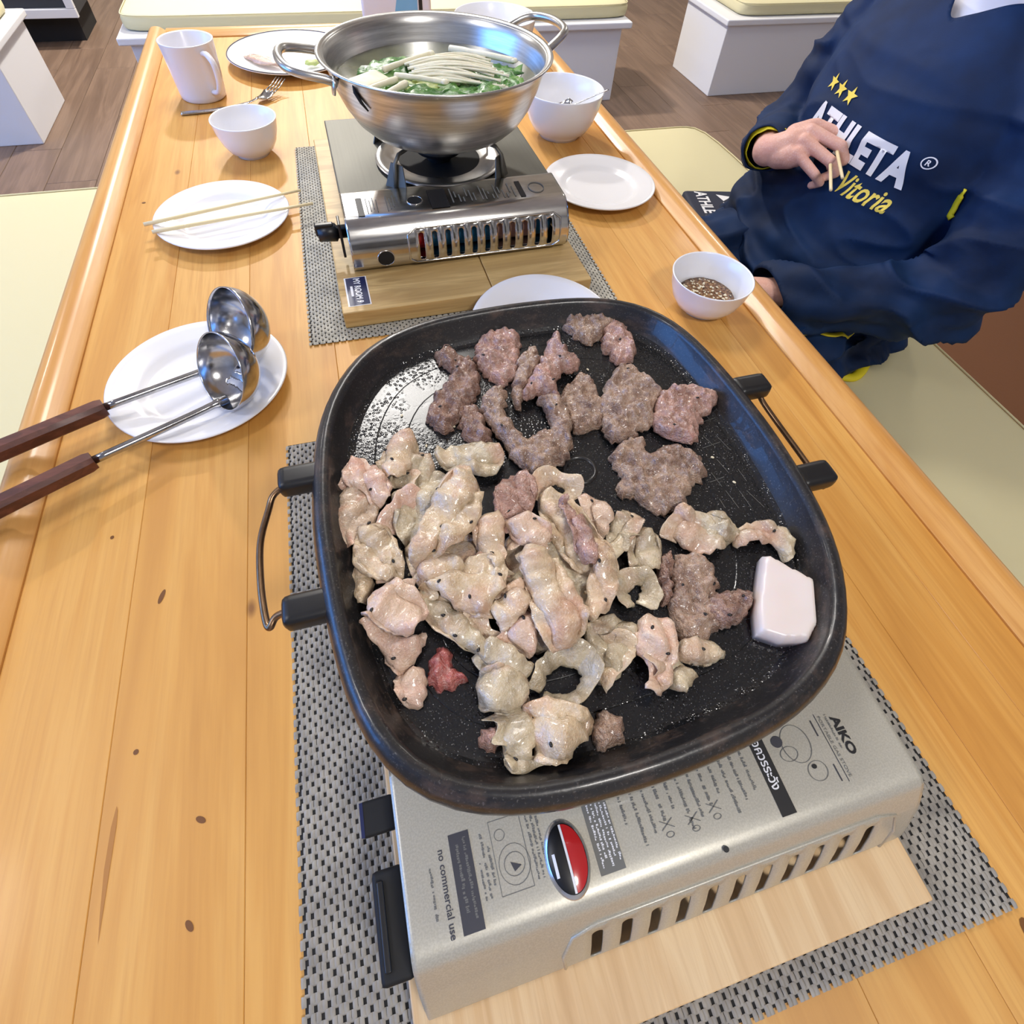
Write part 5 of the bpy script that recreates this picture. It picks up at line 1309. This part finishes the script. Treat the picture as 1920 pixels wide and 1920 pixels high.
# right hand: palm and fingers closed round the chopsticks
W0 = Vector((.775, .895, .742))
chain(vs, fs, [(.775, .895, .742, .026), (.785, .880, .752, .027), (.80, .868, .766, .025), (.822, .866, .776, .022)])
chain(vs, fs, [(.785, .872, .744, .024), (.79, .851, .752, .022), (.795, .838, .757, .018)])
chain(vs, fs, [(.81, .880, .775, .02), (.835, .878, .786, .016)])
FING = [  # knuckle, middle joint, end joint, tip  (with radii)
    [(.842, .876, .791, .0125), (.876, .840, .787, .0105), (.886, .828, .768, .0090), (.868, .832, .752, .0080)],
    [(.821, .859, .790, .0125), (.850, .808, .784, .0106), (.862, .797, .764, .0090), (.850, .808, .748, .0080)],
    [(.803, .846, .780, .0120), (.826, .790, .768, .0100), (.842, .784, .749, .0086), (.832, .796, .736, .0078)],
    [(.789, .837, .764, .0105), (.804, .790, .747, .0088), (.821, .786, .732, .0075), (.816, .798, .722, .0070)]]
for f in FING: chain(vs, fs, f, 10)
chain(vs, fs, [(.80, .885, .757, .016), (.83, .878, .752, .0135), (.856, .858, .752, .0115), (.870, .842, .758, .0095)], 10)
# left hand resting on the lap
chain(vs, fs, [(.70, .668, .60, .026), (.675, .682, .596, .026), (.655, .695, .59, .022)])
for k_, (dx, dy) in enumerate(((-.060, .045), (-.066, .028), (-.064, .012), (-.056, -.004))):
    b = Vector((.648 - .004 * k_, .708 - .012 * k_, .59)); chain(vs, fs, [(b.x, b.y, b.z, .0105), (b.x + dx * .5, b.y + dy * .5, b.z + .006, .0096), (b.x + dx * .8, b.y + dy * .8, b.z - .002, .0086), (b.x + dx, b.y + dy, b.z - .014, .0078)], 10)
chain(vs, fs, [(.675, .70, .59, .014), (.655, .728, .592, .012), (.632, .742, .59, .0095)], 10)
# legs
for y0, y1 in ((.905, .89), (.755, .655)):
    chain(vs, fs, [(1.02, y0, .495, .078), (.80, (y0 + y1) / 2, .50, .07), (.555, y1, .50, .05), (.545, y1, .30, .045), (.545, y1, .10, .034), (.51, y1, .055, .032), (.43, y1, .035, .028)])
body = remesh('body', vs, fs, .0027, 'skin', person, 2, HIP)
# fingernails are too small to show; hair and eyes
vs, fs = [], []
rings(vs, fs, [(1.085, 1.095, .852, .04, .06), (1.12, 1.085, .852, .06, .077), (1.17, 1.078, .852, .074, .083), (1.20, 1.068, .852, .086, .085), (1.222, 1.052, .852, .101, .084), (1.25, 1.052, .852, .094, .074), (1.278, 1.055, .852, .062, .05), (1.29, 1.055, .852, .025, .025)], 32, 2.0)
remesh('hair', vs, fs, .006, 'hair', person, 3, HIP)
for sg in (-1, 1):
    vs, fs = [], []; ball(vs, fs, Vector((.9635, .852 + sg * .031, 1.163)) - HIP, .0125); e = mesh_obj('eye', vs, fs, 'eye_white', person)
    vs, fs = [], []; ball(vs, fs, Vector((.9555, .852 + sg * .031, 1.162)) - HIP, .0056); mesh_obj('iris', vs, fs, 'hair', e)
for sg in (-1, 1): tube('eyebrow', [Vector(p) - HIP for p in ((.937, .852 + sg * .016, 1.186), (.9375, .852 + sg * .03, 1.191), (.948, .852 + sg * .046, 1.187))], [.0026, .003, .0016], 'hair', person, 8)
simple('lip', (176, 104, 96), .45)
for z_, r_ in ((1.0945, .0036), (1.0885, .0044)): tube('lip', [Vector(p) - HIP for p in catmull([(.951, .831, 1.092), (.9405, .843, z_), (.9385, .852, z_), (.9405, .861, z_), (.951, .873, 1.092)], 4)], r_, 'lip', person, 8)
# undershirt
vs, fs = [], []
rings(vs, fs, [(.86, 1.035, .838, .12, .19), (.92, 1.052, .842, .103, .178), (.965, 1.064, .846, .085, .12), (.992, 1.07, .848, .066, .075), (1.01, 1.07, .848, .060, .064)])
remesh('undershirt', vs, fs, .006, 'undershirt', person, 3, HIP)
# trousers
vs, fs = [], []
rings(vs, fs, [(.412, 1.02, .83, .15, .19), (.47, 1.02, .83, .165, .20), (.56, 1.01, .83, .15, .185), (.60, 1.01, .83, .12, .16)])
chain(vs, fs, [(1.02, .91, .50, .092), (.80, .90, .508, .088), (.555, .89, .505, .07), (.545, .89, .30, .064), (.545, .89, .12, .058)])
chain(vs, fs, [(1.02, .75, .50, .092), (.82, .69, .502, .09), (.56, .655, .505, .07), (.545, .655, .30, .064), (.545, .655, .12, .058)])
chain(vs, fs, [(1.0, .66, .45, .045), (.92, .63, .446, .042), (.84, .62, .455, .042)])
tr = remesh('trousers', vs, fs, .007, 'navy_fabric', person, 12, HIP)
# pullover
vs, fs = [], []
rings(vs, fs, [(.455, 1.0, .835, .175, .205), (.50, .975, .835, .195, .215), (.56, .96, .835, .195, .22), (.62, .968, .835, .175, .212), (.68, .985, .832, .152, .205), (.74, 1.0, .83, .142, .207), (.80, 1.012, .832, .146, .213), (.86, 1.03, .836, .145, .215), (.91, 1.04, .84, .132, .208), (.95, 1.052, .844, .114, .18), (.985, 1.064, .847, .098, .13), (1.012, 1.07, .85, .09, .10)])
chain(vs, fs, [(1.055, 1.005, .925, .078), (1.025, 1.05, .84, .068), (.99, 1.068, .755, .06), (.95, 1.062, .70, .054), (.878, 1.0, .714, .050), (.818, .950, .728, .046), (.790, .918, .737, .042)])
chain(vs, fs, [(1.055, .675, .925, .078), (1.035, .60, .82, .076), (1.0, .558, .735, .066), (.955, .530, .655, .056), (.88, .574, .632, .052), (.80, .617, .617, .049), (.735, .650, .603, .051), (.715, .661, .601, .048)])
chain(vs, fs, [(1.14, .90, 1.0, .04), (1.165, .85, .985, .05), (1.14, .80, 1.0, .04)])      # hood lying on the back
jk = remesh('pullover', vs, fs, .0055, 'navy_fabric', person, 16, HIP)
def wrinkle(o, seed):
    me = o.data; ns = [v.normal.copy() for v in me.vertices]
    for v, n_ in zip(me.vertices, ns):
        p = v.co + HIP
        low = max(0, min(1, (.74 - p.z) / .14)); arm = max(0, min(1, (abs(p.y - .835) - .17) / .05))
        a = noise.noise(Vector((p.x * 9, p.y * 5 + seed, p.z * 13))); b = noise.noise(Vector((p.x * 22, p.y * 12, p.z * 30 + seed))); c = noise.noise(Vector((p.x * 30 + seed, p.y * 34, p.z * 30)))
        fold = 1 - abs(noise.noise(Vector((p.x * 7 + 3, p.y * 6 + seed, p.z * 19)))) * 2.2
        low2 = max(0, min(1, (.66 - p.z) / .10)) * (1 if p.x < 1.02 else .3)
        v.co += n_ * (.007 * low2 * math.sin(p.z * 105 + 2.6 * noise.noise(Vector((p.x * 5, p.y * 7, seed)))) + a * .008 + b * .0052 * (.35 + low + arm) + c * .0028 * (low + arm) + max(0, fold) ** 2 * .016 * (.22 + low) + max(0, fold) ** 2 * .008 * arm)
wrinkle(jk, 3.1); wrinkle(tr, 7.7)
# open the neck of the pullover in a V and open the cuffs
bm = bmesh.new(); bm.from_mesh(jk.data)
dl_ = []
for f in bm.faces:
    p = f.calc_center_median() + HIP
    if p.x < 1.05 and p.z > .962 + abs(p.y - .822) * (1.1 if p.y > .822 else .62): dl_.append(f)
    elif p.z > 1.0: dl_.append(f)
    elif (p - Vector((.775, .898, .743))).length < .044 and p.x < .79: dl_.append(f)
    elif p.x < .692 and abs(p.y - .67) < .06 and p.z > .54: dl_.append(f)
bmesh.ops.delete(bm, geom=dl_, context='FACES')
bmesh.ops.delete(bm, geom=[v for v in bm.verts if not v.link_faces], context='VERTS')
for _ in range(12):
    mv = {}
    for v in bm.verts:
        be = [e for e in v.link_edges if e.is_boundary]
        if len(be) == 2: mv[v] = (be[0].other_vert(v).co + be[1].other_vert(v).co) / 2
    for v, p in mv.items(): v.co = v.co.lerp(p, .6)
bm.to_mesh(jk.data); bm.free()
md = jk.modifiers.new('t', 'SOLIDIFY'); md.thickness = .002; md.offset = -1
# yellow cuff, piping and side stripe
d = (Vector((.775, .898, .742)) - Vector((.815, .952, .728))).normalized(); s_ = d.cross(Vector((0, 0, 1))).normalized(); u_ = s_.cross(d)
vs, fs = [], []
for i, (t_, r_) in enumerate(((-.006, .0405), (0, .0415), (.012, .040), (.022, .0355), (.024, .0335), (.012, .036), (0, .038))):
    for j in range(36):
        a = 2 * math.pi * j / 36; k_ = r_ * (1 + .08 * noise.noise(Vector((3 * math.cos(a), 3 * math.sin(a), t_ * 60)))); vs.append(Vector((.797, .927, .734)) + d * t_ + s_ * k_ * math.cos(a) + u_ * k_ * math.sin(a) - HIP)
for i in range(6):
    for j in range(36): fs.append((i * 36 + j, i * 36 + (j + 1) % 36, (i + 1) * 36 + (j + 1) % 36, (i + 1) * 36 + j))
fixn(mesh_obj('cuff', vs, fs, 'yellow_fabric', person))
bvh_j = BVHTree.FromPolygons([v.co + HIP for v in jk.data.vertices], [tuple(p.vertices) for p in jk.data.polygons])
bvh_t = BVHTree.FromPolygons([v.co + HIP for v in tr.data.vertices], [tuple(p.vertices) for p in tr.data.polygons])
def dense(vs, fs, mx):
    bm = bmesh.new(); bv = [bm.verts.new(v) for v in vs]
    for f in fs:
        try: bm.faces.new([bv[i] for i in f])
        except ValueError: pass
    bmesh.ops.triangulate(bm, faces=bm.faces[:])
    for _ in range(5):
        es = [e for e in bm.edges if e.calc_length() > mx]
        if not es: break
        bmesh.ops.subdivide_edges(bm, edges=es, cuts=1); bmesh.ops.triangulate(bm, faces=bm.faces[:])
    bm.verts.index_update(); r_ = [v.co.copy() for v in bm.verts], [tuple(v.index for v in f.verts) for f in bm.faces]; bm.free(); return r_
def chest(name, vs2, fs, y0, z0, mat, parent, flip=True, off=.0016):
    """print on the chest: text x runs towards -y, text y up; laid on the cloth along +x"""
    vs2, fs = dense(vs2, fs, .006); out_ = []
    for v in vs2:
        y, z = y0 - v.x, z0 + v.y; h = bvh_j.ray_cast(Vector((.845, y, z)), Vector((1, 0, 0)))
        x = h[0].x if h[0] is not None else .88
        out_.append(Vector((x - off, y, z)) - HIP)
    return mesh_obj(name, out_, fs, mat, parent)
tv, tf = text_data('ATHLETA', .052, .240, .05, 1.06); chest('lettering', tv, tf, .928, .766, 'white_print', jk)
tv, tf = text_data('Vitoria', .030, .096, .02, 1.02); chest('lettering', tv, tf, .780, .724, 'yellow_print', jk)
tv, tf = text_data('R', .008, .006, .02); chest('lettering', tv, tf, .6795, .809, 'white_print', jk)
rv, rf = [], []
for k_ in range(24):
    a = 2 * math.pi * k_ / 24
    for r_ in (.0075, .0092): rv.append(Vector((r_ * math.cos(a), r_ * math.sin(a), 0)))
for k_ in range(24): a = 2 * k_; b = 2 * ((k_ + 1) % 24); rf.append((a, a + 1, b + 1, b))
chest('registered_ring', rv, rf, .6765, .813, 'white_print', jk)
for yc in (.928, .897, .866):
    sv = [Vector(((.0145 if k_ % 2 == 0 else .006) * math.sin(math.pi * k_ / 5), (.0145 if k_ % 2 == 0 else .006) * math.cos(math.pi * k_ / 5), 0)) for k_ in range(10)] + [Vector((0, 0, 0))]
    chest('star', sv, [(10, k_, (k_ + 1) % 10) for k_ in range(10)], yc, .842, 'yellow_print', jk)
def strip(name, pts, r_, mat, parent, bvh, flat=.5):
    out_ = []
    for p in catmull(pts, 6):
        h = bvh.find_nearest(p); out_.append((h[0] + h[1] * .0015) - HIP if h[0] is not None else p - HIP)
    return tube(name, out_, r_, mat, parent, 8, False, flat)
strip('side_stripe', [(.95, .632, .79), (.95, .626, .77), (.95, .622, .745)], [.003] * 3 + [.006] * 10, 'yellow_fabric', person, bvh_j)
strip('piping', [(.77, .64, .545), (.82, .61, .53), (.86, .602, .525), (.90, .603, .53)], .0065, 'yellow_fabric', person, bvh_t)
tube('hem', [Vector(p) - HIP for p in catmull([(.875, .600, .417), (.905, .588, .418), (.931, .577, .418), (.955, .585, .419), (.985, .605, .420)], 6)], [.010] * 25, 'yellow_fabric', person, 10, False, .7)
# socks / shoes
for y1 in (.89, .655):
    vs, fs = [], []; rings(vs, fs, [(.006, .48, y1, .115, .046), (.03, .48, y1, .118, .048), (.06, .50, y1, .09, .044), (.085, .54, y1, .05, .042), (.10, .545, y1, .046, .042)], 28, 2.4)
    remesh('shoe', vs, fs, .006, 'black_matte', person, 3, HIP)
# chopsticks in the hand
for a, b, lb in (((.722, .665, .792), (.852, .820, .758), 'bamboo chopstick held in the hand, the lower of the pair'), ((.760, .690, .795), (.878, .852, .770), 'bamboo chopstick held in the hand, the upper of the pair')):
    stick(lb, a, b, .0024, .0031)
# printed pouch on the bench
pc = thing('printed_pouch', 'black pouch with white lettering lying on the beige cushion beside the person', 'pouch', (.955, 1.205, .4105), (0, 0, R(-12)))
pb = box('pouch_body', -.075, .075, -.10, .085, 0, .03, 'navy_dark', pc, .012, 3)
flat_text('lettering', 'ATHLETA', (-.045, .075, .03), (0, -1, 0), (1, 0, 0), 'white_print', pc, .032, .16, .03, .0006)
for (x, y) in ((.012, .06), (.02, .02), (.03, -.02)): mesh_obj('print_triangle', [(x, y, .0306), (x + .04, y - .012, .0306), (x + .012, y - .034, .0306)], [(0, 2, 1)], 'white_print', pc, False)
